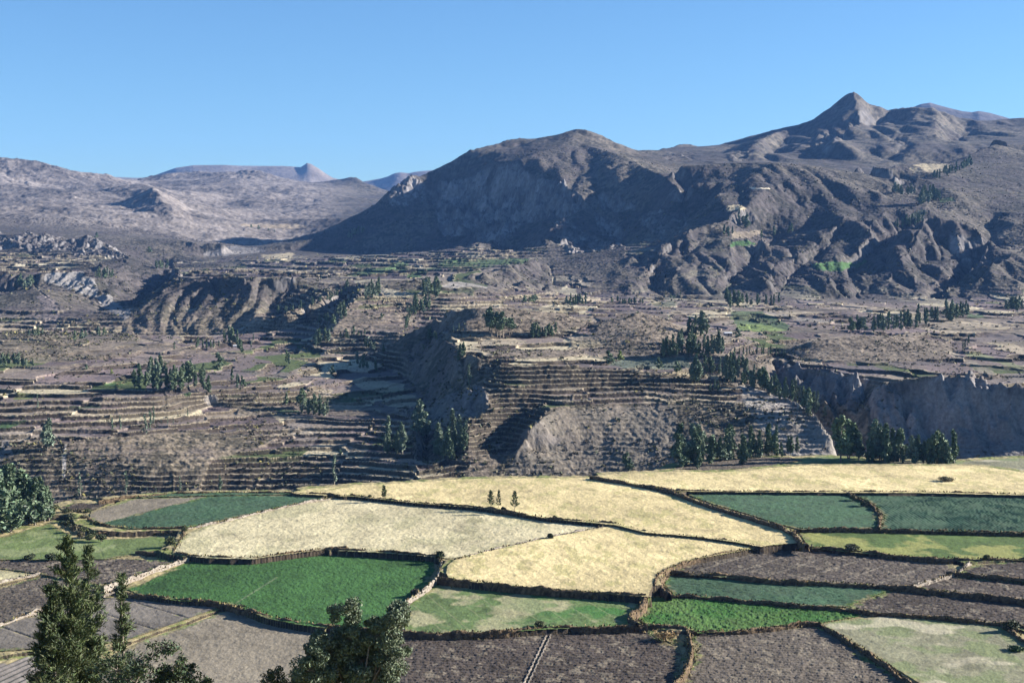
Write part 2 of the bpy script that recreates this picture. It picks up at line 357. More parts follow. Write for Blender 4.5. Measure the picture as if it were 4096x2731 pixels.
def solve():
    g = None
    for lv in (32, 16, 8, 4, 2, 1):
        ds = DS * lv; nu = int((U1 - U0) / ds) + 1; nw = int((W1 - W0) / ds) + 1
        val, m = raster(nu, nw, ds)
        if g is None: g = np.full((nw, nu), 50.0)
        else:
            jj = np.minimum(np.arange(nw) / 2, g.shape[0] - 1); ii = np.minimum(np.arange(nu) / 2, g.shape[1] - 1)
            j0 = np.floor(jj).astype(int); i0 = np.floor(ii).astype(int)
            j1 = np.minimum(j0 + 1, g.shape[0] - 1); i1 = np.minimum(i0 + 1, g.shape[1] - 1)
            tj = (jj - j0)[:, None]; ti = (ii - i0)[None]
            g = (g[j0][:, i0] * (1 - ti) + g[j0][:, i1] * ti) * (1 - tj) + (g[j1][:, i0] * (1 - ti) + g[j1][:, i1] * ti) * tj
        g[m] = val[m]
        for k in range({32: 600, 16: 300, 8: 240, 4: 160, 2: 120, 1: 90}[lv]):
            p = np.pad(g, 1, mode='edge')
            n = 0.25 * (p[:-2, 1:-1] + p[2:, 1:-1] + p[1:-1, :-2] + p[1:-1, 2:])
            g = np.where(m, g, g + 1.0 * (n - g))
    for k in range(2):                                   # soften creases a little
        p = np.pad(g, 1, mode='edge')
        g = 0.5 * g + 0.125 * (p[:-2, 1:-1] + p[2:, 1:-1] + p[1:-1, :-2] + p[1:-1, 2:])
    return g
BASE = solve()
print('solve', BASE.shape, round(time.time() - T0, 1))

def cubic_w(x, n):
    i = np.clip(np.floor(x).astype(int), 1, n - 3); t = x - i
    return i, np.stack([-.5*t+t*t-.5*t**3, 1-2.5*t*t+1.5*t**3, .5*t+2*t*t-1.5*t**3, -.5*t*t+.5*t**3], -1)
def base_grid(us, ws):                                   # separable Catmull-Rom on a tensor grid
    i, a = cubic_w((us - U0) / DS, NU); j, b = cubic_w((ws - W0) / DS, NW)
    r = sum(BASE[:, i + k - 1] * a[:, k] for k in range(4))
    return sum(r[j + k - 1] * b[:, k][:, None] for k in range(4))
def erosion(X, Y, gx, gy, freq, strength, seed):
    # gullies that run down the slope: stripes across the fall line, blended over jittered cells
    px, py = X * freq, Y * freq
    fx, fy = np.floor(px), np.floor(py)
    va = np.zeros_like(px, dtype=np.float32); wt = np.zeros_like(va)
    dx, dy = -gy * strength, gx * strength
    for i in (-1, 0, 1):
        for j in (-1, 0, 1):
            cx, cy = fx + i, fy + j
            ix, iy = cx.astype(np.int64), cy.astype(np.int64)
            hx = _hash(ix, iy, seed) * .9; hy = _hash(ix, iy, seed + 5) * .9
            ax = (px - cx - hx).astype(np.float32); ay = (py - cy - hy).astype(np.float32)
            w = np.exp(-(ax * ax + ay * ay) * 2.2)
            va += np.cos((ax * dx + ay * dy) * (2 * math.pi)) * w; wt += w
    return va / np.maximum(wt, 1e-4)

def in_poly(px, py, poly):
    r = np.zeros(px.shape, bool); n = len(poly)
    x0, y0 = poly[-1]
    for x1, y1 in poly:
        c = ((y1 > py) != (y0 > py))
        if y1 != y0: r ^= c & (px < (x0 - x1) * (py - y1) / (y0 - y1) + x1)
        x0, y0 = x1, y1
    return r

# painted ground cover: (polygon, near, far, colour, strength)
PATCHES = []
def patch(c, poly, yn, yf, col, k=1.0):
    q = [PX(c, x, y) for x, y in poly]; m = sum(p[0] for p in q) / len(q); PATCHES.append((q, remap(m, yn * .96), remap(m, yf * 1.04), col, k))
GREEN, DGREEN, WHEAT, TAN, PALE, SOIL, ROCK = (.045,.09,.030), (.025,.055,.025), (.40,.33,.21), (.25,.20,.14), (.185,.168,.155), (.125,.10,.09), (.30,.26,.235)
exec_patches = True
patch(3, [(790,650),(900,636),(880,615),(810,617),(800,630)], 2200, 3000, WHEAT, .8)
patch(3, [(918,522),(1020,530),(1028,534),(922,531)], 2200, 3300, (.6,.52,.38))
patch(3, [(1760,410),(1830,398),(1960,405),(1970,420),(1900,450),(1840,440),(1810,415)], 2500, 4000, WHEAT, .7)
patch(3, [(1750,420),(1800,420),(1830,445),(1770,447)], 2500, 4000, WHEAT, .6)
patch(3, [(815,810),(900,800),(950,815),(930,830),(820,835)], 2000, 3000, GREEN)
patch(3, [(1245,925),(1330,912),(1420,915),(1470,925),(1400,960),(1300,960),(1250,945)], 2000, 3000, GREEN)
patch(3, [(1450,935),(1520,890),(1530,910),(1480,950)], 2000, 3000, GREEN, .7)
patch(3, [(1800,645),(1830,640),(1850,660),(1780,690),(1740,680)], 2000, 3000, GREEN, .4)
patch(3, [(1900,580),(1980,578),(1990,595),(1920,600)], 2000, 3400, GREEN, .7)
patch(3, [(2210,760),(2280,755),(2280,780),(2210,782)], 2000, 3400, TAN, .6)
patch(3, [(810,760),(900,755),(990,745),(990,765),(900,790),(820,785)], 2000, 3000, TAN, .6)
patch(2, [(470,1100),(600,1050),(750,1040),(800,1010),(900,1000),(880,1060),(700,1080),(560,1100)], 1900, 3000, GREEN, .8)
patch(2, [(1110,1015),(1150,985),(1300,975),(1280,995),(1500,975),(1720,985),(1640,1020),(1400,1030),(1100,1030)], 1900, 3000, GREEN, .8)
patch(2, [(880,1090),(960,1060),(1060,1045),(1000,1080),(980,1110),(890,1110)], 1900, 3000, GREEN, .9)
patch(2, [(1010,1100),(1060,1060),(1180,1040),(1130,1080),(1080,1100)], 1900, 3000, SOIL, 1)
patch(2, [(0,960),(90,940),(130,960),(80,1000),(0,1000)], 2000, 3400, WHEAT, .6)
patch(1, [(1750,790),(1970,775),(1960,830),(1800,825)], 2000, 3400, WHEAT, .6)
patch(1, [(1360,800),(1370,775),(1520,735),(1560,730),(1760,745),(1790,765),(1600,790)], 2700, 3300, PALE, .9)
patch(1, [(560,930),(640,950),(660,1010),(640,1080),(560,1050),(400,1000),(300,970),(300,915),(560,895)], 2000, 2450, (.24,.22,.20), .85)
patch(1, [(640,1070),(720,1050),(800,1130),(880,1160),(840,1230),(760,1180),(680,1130)], 1950, 2300, (.24,.22,.20), .85)
patch(1, [(250,1060),(340,1060),(400,1180),(390,1290),(290,1290),(290,1150)], 1700, 2250, (.17,.14,.13), .8)
patch(1, [(1600,580),(1980,580),(2100,600),(1900,615),(1650,600)], 3300, 4600, TAN, .8)
patch(4, [(0,745),(170,725),(180,735),(60,780),(0,785)], 780, 1000, GREEN, .9)
patch(4, [(110,540),(240,545),(220,580),(95,590)], 900, 1300, (.16,.17,.06), .9)
patch(4, [(700,475),(840,475),(820,490),(700,492)], 1000, 1400, GREEN, .8)
patch(4, [(470,625),(700,630),(680,645),(430,640)], 850, 1300, DGREEN, .8)
patch(4, [(1220,545),(1280,530),(1290,550),(1240,558)], 850, 1300, GREEN, .9)
patch(4, [(1840,640),(2020,655),(2010,672),(1880,668)], 850, 1300, DGREEN, .8)
patch(4, [(1500,560),(1700,545),(1720,560),(1560,575)], 850, 1300, DGREEN, .7)
patch(4, [(480,590),(560,550),(740,545),(700,575),(520,600)], 850, 1300, SOIL, .9)
patch(4, [(1400,380),(1950,400),(2280,450),(2350,500),(2200,520),(1900,440),(1500,420)], 950, 1400, (.15,.12,.11), .75)
patch(4, [(0,800),(300,780),(450,850),(200,870),(0,850)], 780, 1000, (.30,.25,.19), .7)
patch(4, [(400,810),(540,770),(700,800),(560,830)], 780, 1000, (.17,.14,.13), .9)
patch(5, [(170,630),(250,600),(520,650),(520,690),(380,705),(260,680)], 900, 1200, WHEAT, .7)
patch(5, [(380,760),(430,720),(600,720),(640,770),(560,810),(400,790)], 850, 1100, WHEAT, .85)
patch(5, [(1540,740),(1680,735),(1650,770),(1560,775)], 800, 1000, (.26,.21,.16), .9)
patch(5, [(1400,1000),(1500,980),(1600,1010),(1560,1060),(1430,1030)], 740, 900, (.2,.17,.15), .9)
patch(5, [(1900,520),(1950,490),(2352,475),(2352,545),(2050,540)], 850, 1100, (.10,.115,.085), 1)
patch(6, [(-40,500),(0,445),(250,435),(260,500),(100,515)], 850, 1200, (.10,.115,.085), 1)
patch(6, [(60,540),(260,535),(430,555),(430,572),(60,560)], 850, 1100, WHEAT, .7)
patch(6, [(500,150),(700,150),(880,240),(860,270),(560,265),(540,240),(520,200)], 1300, 1900, GREEN, .8)
patch(6, [(545,240),(700,228),(860,265),(840,275),(570,270)], 1300, 1900, (.17,.22,.07), .9)
patch(6, [(0,100),(120,85),(165,90),(150,120),(30,120)], 1500, 2000, (.12,.13,.08), .8)
patch(6, [(1990,165),(2080,170),(2120,190),(2000,190)], 1300, 2000, GREEN, .8)
patch(6, [(930,500),(1100,488),(1400,490),(1520,540),(1440,555),(1200,535)], 950, 1200, (.12,.10,.095), 1)
patch(6, [(1500,465),(1900,458),(1900,485),(1500,490)], 950, 1200, (.10,.085,.08), .9)
patch(6, [(900,450),(1160,455),(1170,462),(960,468)], 950, 1300, WHEAT, .6)
patch(6, [(1950,410),(2050,400),(2352,500),(2352,520),(2200,480)], 950, 1400, (.18,.2,.09), .7)
patch(6, [(2000,310),(2352,300),(2352,340),(2000,345)], 950, 1600, SOIL, .9)
patch(6, [(1960,550),(2352,540),(2352,600),(2100,600)], 850, 1100, (.17,.14,.12), .9)
patch(6, [(560,610),(700,640),(900,710),(1050,800),(1150,930),(1180,1060),(900,1065),(780,1000),(700,900),(640,800),(580,700)], 730, 1000, (.27,.24,.205), .8)
patch(5, [(1380,980),(1520,820),(2352,790),(2352,1240),(1200,1290)], 740, 900, (.175,.152,.125), .5)
patch(6, [(500,590),(640,620),(900,720),(880,760),(700,680),(560,640)], 740, 1000, (.25,.225,.205), .45)
patch(6, [(1250,560),(1380,580),(1340,680),(1260,690)], 900, 1100, (.24,.22,.205), .6)
patch(6, [(1400,760),(1700,640),(2050,620),(2352,700),(2352,1100),(1400,1100)], 780, 1000, (.20,.182,.17), .75)
patch(5, [(820,720),(1050,660),(1100,740),(1000,860),(700,880),(720,780)], 760, 1100, (.17,.155,.145), .5)
patch(4, [(1900,680),(2050,700),(2150,830),(2100,900),(2020,900),(1950,780)], 760, 1100, (.25,.22,.19), .3)
patch(4, [(0,830),(60,850),(100,960),(0,1000)], 735, 900, PALE, .7)

DOMES = ((5, 1250, 215, 520, 95), (5, 2090, 270, 300, 130), (6, 1380, 380, 540, 90), (5, 1420, 440, 330, 30))
FLUTES = []
def flutes(c, poly, yn, yf, L, amp, sharp=1.0):
    q = [PX(c, x, y) for x, y in poly]; m = sum(p[0] for p in q) / len(q); FLUTES.append((q, remap(m, yn), remap(m, yf), L, amp))
flutes(1, [(1235,960),(1400,955),(1600,950),(1950,950),(2040,975),(1880,1120),(1800,1250),(1650,1330),(760,1310),(1000,1120)], 1750, 2150, 19, 4.2)
flutes(1, [(-900,930),(0,930),(560,905),(700,1060),(900,1160),(840,1240),(600,1120),(300,1010),(0,1100),(-900,1050)], 2000, 2400, 13, 3.)
flutes(1, [(620,850),(1100,870),(1150,1000),(900,1150),(700,1040)], 2050, 2650, 24, 7.)
flutes(2, [(1150,1140),(1400,1080),(1750,1000),(1850,1000),(1860,1220),(1500,1220)], 1950, 2600, 24, 7.)
flutes(2, [(850,900),(1250,840),(1600,870),(1850,800),(1850,960),(900,975)], 2650, 3050, 34, 9.)
flutes(3, [(480,480),(1040,400),(1650,520),(1600,640),(1300,760),(1000,720),(600,620)], 2000, 3000, 48, 7.)
flutes(3, [(60,1090),(300,880),(600,760),(1000,830),(1500,700),(1840,680),(2160,790),(2352,850),(2352,1110),(60,1110)], 1900, 2700, 30, 8.5)
flutes(2, [(1650,330),(2050,250),(2352,330),(2352,560),(2120,580),(1900,470)], 2800, 3500, 60, 9.)
flutes(3, [(700,390),(1200,190),(1440,40),(1870,120),(2352,170),(2352,300),(1950,370),(1300,390)], 3300, 4600, 75, 16.)
flutes(6, [(780,470),(1000,530),(1300,570),(1380,720),(1250,850),(1000,850),(800,620)], 900, 1200, 10, 7.5)
flutes(6, [(1390,700),(1480,640),(1700,590),(2000,580),(2352,660),(5200,660),(5200,1000),(2352,1000),(1400,900)], 820, 980, 11, 9.)
flutes(5, [(860,300),(1000,470),(1120,560),(1040,660),(1090,760),(900,900),(700,860),(560,620),(500,380)], 850, 1400, 12, 3.5)
CRAGS = []
BOLD = [(4, [(-900,440),(0,440),(900,450),(1300,560),(1600,640),(1580,790),(1000,790),(0,850),(-900,850)]), (4, [(1880,700),(2352,690),(2352,1180),(1350,1180),(1400,1000),(1850,850)]), (5, [(0,850),(560,850),(600,1290),(0,1290)]),
        (5, [(1050,490),(2352,540),(2352,780),(2000,775),(1500,800),(1330,960),(1290,1080),(960,1090),(960,880),(1100,780),(1040,640)]), (6, [(0,520),(450,560),(600,640),(500,700),(0,720)]), (5, [(750,335),(1650,325),(1650,410),(900,420)]),
        (5, [(640,30),(1500,40),(1550,125),(1000,125),(640,250)]), (4, [(1450,0),(2250,10),(2100,260),(1300,250),(1000,160),(1200,60)]), (4, [(700,330),(950,320),(950,400),(660,400)]), (4, [(950,330),(2300,330),(2352,560),(1700,640),(1300,560),(900,440)]), (5, [(0,430),(560,420),(600,600),(300,600),(0,560)]), (5, [(1650,20),(2350,60),(2350,170),(2000,150),(1650,160)])]
SCRUBBY = [(4, [(-900,870),(0,870),(450,860),(1000,800),(1350,790),(1880,850),(1900,980),(1350,1080),(900,1090),(-900,1180)]), (5, [(1520,805),(2352,785),(2352,1260),(900,1310),(1000,1110),(1300,1080),(1360,980)]), (6, [(-50,730),(500,720),(700,680),(900,760),(1100,900),(1170,1060),(0,1140)]),
           (4, [(0,120),(900,130),(950,250),(600,320),(0,330),(-900,330),(-900,120)]), (5, [(200,360),(560,300),(800,300),(760,440),(300,440)])]
def crags(c, poly, yn, yf, k=1.0):
    q = [PX(c, x, y) for x, y in poly]; m = sum(p[0] for p in q) / len(q); CRAGS.append((q, remap(m, yn), remap(m, yf), k))
crags(2, [(1050,600),(1100,490),(1350,430),(1500,380),(1700,420),(1900,490),(2050,560),(2100,610),(1980,700),(1800,720),(1650,760),(1560,860),(1400,880),(1300,820),(1120,820),(1100,700)], 2700, 3320, .8)
crags(2, [(1880,740),(1980,720),(2080,780),(2200,850),(2330,880),(2340,980),(2180,1050),(2080,1030),(1960,930),(1880,840)], 2450, 2850, .45)
crags(2, [(755,600),(760,480),(900,400),(960,420),(1080,560),(960,590),(880,640),(800,640)], 3100, 3400, .5)
crags(2, [(2100,660),(2300,740),(2352,880),(2200,820)], 2500, 3000, .5)
crags(3, [(130,560),(230,580),(330,640),(200,660),(120,620)], 2400, 3200, .7)
crags(3, [(330,690),(420,640),(560,660),(600,720),(540,790),(450,800),(380,740)], 2300, 2900, .4)
crags(3, [(1230,260),(1300,240),(1390,240),(1395,300),(1300,330),(1230,320)], 3300, 4300, .5)
crags(3, [(1650,250),(1750,250),(1740,310),(1660,320)], 3300, 4300, .35)
crags(3, [(800,350),(900,310),(940,330),(900,380),(800,385)], 3200, 4200, .35)
crags(3, [(460,365),(610,345),(620,385),(500,395)], 3200, 4300, .4)
crags(3, [(1960,780),(2100,840),(2150,900),(2080,940),(1970,860)], 2100, 2600, .5)
crags(1, [(-900,640),(0,640),(60,690),(250,625),(330,665),(450,690),(620,680),(700,740),(850,790),(840,810),(650,790),(450,765),(250,780),(100,740),(0,760),(-900,760)], 2550, 2850, .4)
crags(1, [(-900,910),(0,930),(560,905),(650,1000),(640,1050),(450,980),(250,980),(60,1060),(0,1100),(-900,1000)], 2180, 2330, .12)
crags(1, [(640,1060),(720,1050),(880,1150),(840,1220),(700,1120)], 2050, 2300, .12)
crags(1, [(1350,220),(1720,205),(1800,280),(1400,270)], 5000, 6300, .25)
crags(1, [(0,155),(220,160),(230,320),(60,320),(0,200)], 4400, 5400, .25)
crags(1, [(470,230),(740,240),(740,275),(480,270)], 4900, 5600, .25)
crags(1, [(950,430),(1100,400),(1160,560),(1000,580),(800,500)], 3400, 4200, .2)
crags(1, [(1260,950),(1500,950),(1700,960),(1960,950),(1900,1010),(1650,1040),(1300,1040)], 1980, 2150, .03)
crags(6, [(780,450),(1000,520),(1300,560),(1350,680),(1250,760),(900,700),(790,560)], 950, 1200)
crags(6, [(1380,690),(1480,620),(1700,570),(2000,560),(2352,650),(5200,650),(5200,900),(2352,900),(1400,880)], 850, 970)
crags(5, [(1030,640),(1100,700),(1100,800),(1000,860),(850,860),(800,760)], 820, 950, .6)
patch(2, [(1120,1170),(1200,1135),(1300,1150),(1430,1172),(1430,1182),(1300,1168),(1180,1185)], 1800, 2300, (.24,.215,.19), .9)
patch(4, [(432,880),(446,885),(436,1000),(440,1100),(415,1100),(412,960)], 730, 830, (.34,.31,.28), .9)
patch(4, [(1700,60),(1730,50),(1640,110),(1600,140),(1560,145)], 1400, 1900, (.26,.23,.19), .8)
patch(6, [(165,90),(180,92),(120,200),(95,205)], 1300, 1900, (.26,.22,.16), .9)
patch(6, [(700,150),(720,148),(1000,190),(1230,225),(1230,233),(900,205)], 1300, 1900, (.24,.21,.17), .8)
patch(6, [(1850,400),(1900,395),(2060,480),(2180,540),(2100,545)], 950, 1300, (.24,.205,.15), .7)
us_all = np.tan(np.linspace(math.atan(-0.47), math.atan(0.47), 1720)); us_all = np.linspace(-0.46, 0.46, 1800)
def rows(a, b, d): return np.linspace(math.log(a), math.log(b), int((math.log(b) - math.log(a)) / d) + 1)
W_NEAR, W_MID, W_FAR = rows(600, 1260, .00082), rows(1260, 3300, .00125), rows(3300, 7800, .003)

def make_terrain(ws, us):
    z = base_grid(us, ws).astype(np.float32)
    Y = np.exp(ws)[:, None] * np.ones_like(us)[None]; X = us[None] * Y
    du = us[1] - us[0]
    zu = np.gradient(z, du, axis=1); zw = np.gradient(z, ws, axis=0)
    gx = zu / Y; gy = (zw - us[None] * zu) / Y
    gx = gx.astype(np.float32); gy = gy.astype(np.float32)
    sl = np.hypot(gx, gy)
    px0, py0 = project(X, Y, z)
    Yo = remap(px0, Y, True).astype(np.float32)
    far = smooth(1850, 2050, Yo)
    # gullies
    lump = fbm(X / 210, Y / 210, 3, 3)
    zone = np.zeros_like(z)
    for poly, yn, yf, k in CRAGS:
        r0, r1 = np.searchsorted(ws, [math.log(yn), math.log(yf)])
        if r1 <= r0: continue
        s = np.s_[r0:r1]
        jx = 22 * fbm(X[s] / 60, Y[s] / 60, 121, 3); jy = 14 * fbm(X[s] / 60, Y[s] / 60, 123, 3)
        zone[s] = np.maximum(zone[s], in_poly(px0[s] + jx, py0[s] + jy, poly) * k)
    for q in range(3):
        zone[1:-1, 1:-1] = (zone[:-2, 1:-1] + zone[2:, 1:-1] + zone[1:-1, :-2] + zone[1:-1, 2:]) * .25
    e = np.zeros_like(z)
    for k, (L, amp) in enumerate(((110, 6.5), (55, 5.), (28, 2.6), (14, 1.0))):
        q = erosion(X + 30 * fbm(X / 90, Y / 90, 50 + k, 2), Y, gx, gy, 1.0 / L, 1.2 / np.maximum(sl, .22), 11 + k)
        e += amp * q
    emask = smooth(.10, .5, sl)
    bluff = smooth(1760, 1850, Yo) * (1 - smooth(2050, 2150, Yo)) * smooth(560, 400, np.abs(px0 - 850)) * smooth(.1, .4, sl)
    z = z + e * emask * (far * np.clip(.22 + .5 * lump, .05, .6) + .10 + bluff * .10) * (1 - .6 * zone)
    # flutes: sharp gullies between rounded ribs running down toward the valley
    fm = np.zeros_like(z)
    for poly, yn, yf, L, amp in FLUTES:
        r0, r1 = np.searchsorted(ws, [math.log(yn), math.log(yf)])
        if r1 - r0 < 12: continue
        s = np.s_[r0:r1]; m = in_poly(px0[s], py0[s], poly).astype(np.float32)
        for q in range(9):
            m[2:-2, 2:-2] = (m[:-4, 2:-2] + m[4:, 2:-2] + m[2:-2, :-4] + m[2:-2, 4:]) * .25
        fm[s] = np.maximum(fm[s], m * smooth(.12, .3, sl[s]))
        a = fbm(X[s] / L + 1.2 * fbm(X[s] / (5 * L), Y[s] / (5 * L), 141, 2), Y[s] / (4.5 * L), 143, 2, .45)
        b = fbm(X[s] / (.4 * L) + a, Y[s] / (2. * L), 145, 2, .5)
        z[s] = z[s] + m * smooth(.08, .3, sl[s]) * amp * (2.6 * np.abs(a) - .55 + .35 * np.abs(b))
    dome_ = np.zeros_like(z)
    for (c, x, y, rx, ry) in DOMES:
        qx, qy = PX(c, x, y); s_ = CROPS[c][2]
        dome_ = np.maximum(dome_, smooth(1.1, .85, np.hypot((px0 - qx) / (rx * s_), (py0 - qy) / (ry * s_))) * ((Yo < 1330) & (Yo > 930)))
    # rock: steep ground broken into buttresses and ledges
    rock = np.maximum(smooth(1.1, 1.6, sl + .25 * fbm(X / 60, Y / 60, 31, 3)) * .5, zone)
    crag = fbm(X / 34, Y / 34, 41, 5, .6)
    crag2 = np.abs(fbm(X / 22 + 7, Y / 22, 43, 4, .6))
    sc = np.clip(Y / 2600., .42, 1.0)
    z = z + rock * sc * (1 + .5 * zone) * (22 * crag - 24 * crag2 + 3)
    # general roughness
    rough = fbm(X / 70, Y / 70, 61, 5, .5)
    hills = smooth(.08, .3, sl)
    z = z + rough * (1 - .6 * dome_) * (1.2 + 1.3 * hills * (.3 + .7 * far)) * np.clip(Y / 2200., .4, 2.2)
    outcrop = smooth(.26, .45, fbm(X / 120, Y / 120, 71, 4, .6)) * smooth(.2, .45, sl) * far * .6
    z = z + smooth(2900, 3400, Yo) * smooth(1500, 1200, px0) * (6 * np.abs(fbm(X / 45, Y / 60, 75, 5, .7)) + 34 * fbm(X / 420, Y / 420, 76, 4))
    z = z + outcrop * np.clip(Y / 2600, .6, 2) * (7 * np.abs(fbm(X / 26, Y / 26, 73, 4, .65)) + 1)
    # terraces
    dome = dome_
    hi = smooth(2000, 2100, Yo)
    tm = (1 - hi) * (.25 + .75 * smooth(-.35, .05, fbm(X / 70, Y / 70, 81, 3))) * smooth(.9, .55, sl) * (1 - dome)
    bushy = smooth(-.02, .18, fbm(X / 90 + 3, Y / 55, 83, 3)) * smooth(.1, .2, sl) * (1 - smooth(950, 1100, Yo))
    zb = np.zeros_like(z); zs = np.zeros_like(z)
    if ws[0] < 7.5:
        jx = 14 * fbm(X / 12, Y / 12, 131, 3); jy = 14 * fbm(X / 12, Y / 12, 132, 3)
        for arr, polys in ((zb, BOLD), (zs, SCRUBBY)):
            for c_, poly in polys: arr[in_poly(px0 + jx, py0 + jy, [PX(c_, x, y) for x, y in poly])] = 1
        for arr in (zb, zs):
            for q in range(4): arr[1:-1, 1:-1] = (arr[:-2, 1:-1] + arr[2:, 1:-1] + arr[1:-1, :-2] + arr[1:-1, 2:]) * .25
    bushy = np.clip(np.maximum(bushy * .6, zs * (.65 + .5 * smooth(-.2, .2, fbm(X / 40, Y / 30, 133, 3)))), 0, 1) * (1 - zb)
    tm = np.maximum(tm * (1 - .7 * bushy), zb * (.8 + .2 * smooth(-.3, 0, rough)))
    bench = ((px0 > 2500) & (px0 < 4200)) * smooth(.42, .2, sl) * smooth(-.1, .1, fbm(X / 150, Y / 150, 87, 3)) * .8
    tm = np.maximum(tm, hi * (1 - smooth(2600, 2900, Yo)) * np.maximum(smooth(.16, .08, sl), bench * .6))
    step = 2.3 + .9 * smooth(1000, 1500, Yo) + 1.6 * smooth(1900, 2300, Yo)
    cellid = _hash(np.floor(X / 46 + .6 * fbm(X / 50, Y / 50, 91, 2)).astype(np.int64), np.floor(Y / 70 + .35 * X / 70).astype(np.int64), 5)
    cxf = X / 44 + .9 * fbm(X / 60, Y / 60, 91, 3); hedge = smooth(.030, .008, np.abs(cxf - np.round(cxf))) * (1 - hi * .6) * smooth(.0, .1, vnoise(X / 60, Y / 40, 97) + .15)
    t = z / step + .35 * fbm(X / 26, Y / 26, 85, 3) + cellid * .9 * smooth(.45, .1, sl)
    ft = t - np.floor(t)
    tm = tm * (1 - .85 * fm)
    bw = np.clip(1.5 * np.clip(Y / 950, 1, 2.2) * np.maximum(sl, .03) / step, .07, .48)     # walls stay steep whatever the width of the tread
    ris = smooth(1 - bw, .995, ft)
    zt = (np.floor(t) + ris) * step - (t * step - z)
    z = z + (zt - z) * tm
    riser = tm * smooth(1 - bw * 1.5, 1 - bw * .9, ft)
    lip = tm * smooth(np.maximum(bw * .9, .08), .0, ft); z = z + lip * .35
    hedge = hedge * tm; hedge_ = hedge; z = z + hedge * (.4 + .5 * vnoise(X / 2.5, Y / 2.5, 98))
    # scrub relief
    z = z + (.5 + .35 * bushy) * smooth(.04, .15, sl) * fbm(X / 3.1, Y / 3.1, 95, 3, .6) * np.clip(Y / 1000, .8, 2)
    # ---- colour of the ground itself
    gz = np.hypot(np.gradient(z, du, axis=1) / Y, np.gradient(z, ws, axis=0) / Y)
    n1 = fbm(X / 160, Y / 160, 101, 4)[..., None]; n2 = fbm(X / 24, Y / 24, 103, 4, .6)[..., None]; n3 = fbm(X / 5, Y / 5, 105, 3, .7)[..., None]
    def C(*c): return np.array(c, np.float32)
    col = C(.115, .095, .082) + (C(.20, .165, .12) - C(.115, .095, .082)) * smooth(-.25, .35, n1 + .6 * n2)
    col = col + (C(.042, .040, .030) - col) * smooth(-.02, .30, n2 * .8 + n3 * .8 + .10) * .8
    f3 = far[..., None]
    # terraced fields: a colour per plot
    fid = _hash(np.floor(t).astype(np.int64), np.floor(X / 40 + 1.0 * fbm(X / 60, Y / 60, 91, 2)).astype(np.int64), 9)
    pal = np.array([(.17,.135,.12), (.125,.10,.09), (.23,.19,.145), (.30,.25,.18), (.16,.13,.11), (.20,.165,.13), (.36,.31,.21), (.10,.11,.055), (.19,.155,.13), (.14,.115,.10)], np.float32)
    pal = np.clip((pal - pal.mean(0)) * 1.45 + pal.mean(0) * 1.05, .02, 1)
    plot = pal[np.minimum((fid * 10).astype(int), 9)]
    flat = (tm * smooth(.42, .16, sl))[..., None] * (1 - bushy[..., None])
    col = col + (plot - col) * np.clip(flat * 1.15, 0, 1) * .9
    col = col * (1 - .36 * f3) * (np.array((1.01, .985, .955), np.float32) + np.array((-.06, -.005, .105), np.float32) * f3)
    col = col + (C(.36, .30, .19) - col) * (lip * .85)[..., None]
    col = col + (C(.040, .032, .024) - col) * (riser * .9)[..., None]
    col = col + (C(.055, .048, .032) - col) * (hedge * .55)[..., None]
    dcol = C(.165, .132, .098) * (1 + .4 * n1 + 1.0 * n3) ; col = col + (dcol - col) * (dome * .9)[..., None]
    tr_ = (tm * smooth(.18, .35, sl) * smooth(.75, .5, ft) * (1 - bushy) * (1 - riser))[..., None]; col = col + (C(.24, .20, .145) * (1 + .8 * n2) - col) * tr_ * .6
    # rock
    rk = np.clip(smooth(.75, 1.15, gz + .3 * crag) * (rock + .35 * outcrop + far * .10) + .8 * zone * smooth(.35, .7, gz), 0, 1)[..., None]
    rcol = C(.150, .138, .132) + (n2 + .5 * n3) * C(.13, .12, .115)
    col = col + (rcol - col) * rk
    # left background range: paler, stonier
    lr = (smooth(2900, 3400, Yo) * smooth(1500, 1200, px0))[..., None]
    col = col + (C(.165, .142, .127) * (1 + .8 * n1 + .8 * n2 + .9 * n3) - col) * lr * .75
    if exec_patches:
        px, py = project(X, Y, z)
        jx = 16 * fbm(X / 14, Y / 14, 111, 3); jy = 6 * fbm(X / 14, Y / 14, 113, 3)
        for poly, yn, yf, pc, k in PATCHES:
            xs = [p[0] for p in poly]; ys = [p[1] for p in poly]
            r0, r1 = np.searchsorted(ws, [math.log(yn), math.log(yf)])
            if r1 <= r0: continue
            c0, c1 = np.searchsorted(us, [(min(xs) - CX - 60) / FPX, (max(xs) - CX + 60) / FPX])
            s = np.s_[r0:r1, c0:c1]
            m = in_poly(px[s] + jx[s], py[s] + jy[s], poly) & (py[s] > min(ys) - 9)
            w = (m * k)[..., None] * (1 - .6 * riser[s][..., None])
            col[s] = col[s] + (np.array(pc, np.float32) * (1 + .25 * n2[s] + .25 * n3[s]) - col[s]) * w
    col = np.clip(col, .015, .8)
    return X, Y, z, col, dict(sl=sl, far=far, tm=tm, bushy=bushy, rock=rock, dome=dome, riser=riser, hedge=hedge)

def grid_mesh(name, X, Y, Z, col, mat, kind='structure', mask=None):
    nr, nc = Z.shape
    co = np.stack([X, Y, Z], -1).reshape(-1, 3).astype(np.float32)
    idx = np.arange(nr * nc, dtype=np.int32).reshape(nr, nc)
    f = np.stack([idx[:-1, :-1], idx[:-1, 1:], idx[1:, 1:], idx[1:, :-1]], -1)
    f = f.reshape(-1, 4) if mask is None else f[mask]
    if mask is not None:
        used = np.unique(f); re = np.zeros(nr * nc, np.int32); re[used] = np.arange(len(used)); f = re[f]; co = co[used]
        if col is not None: col = col.reshape(-1, 3)[used]
    return raw_mesh(name, co, f, col, mat, kind)

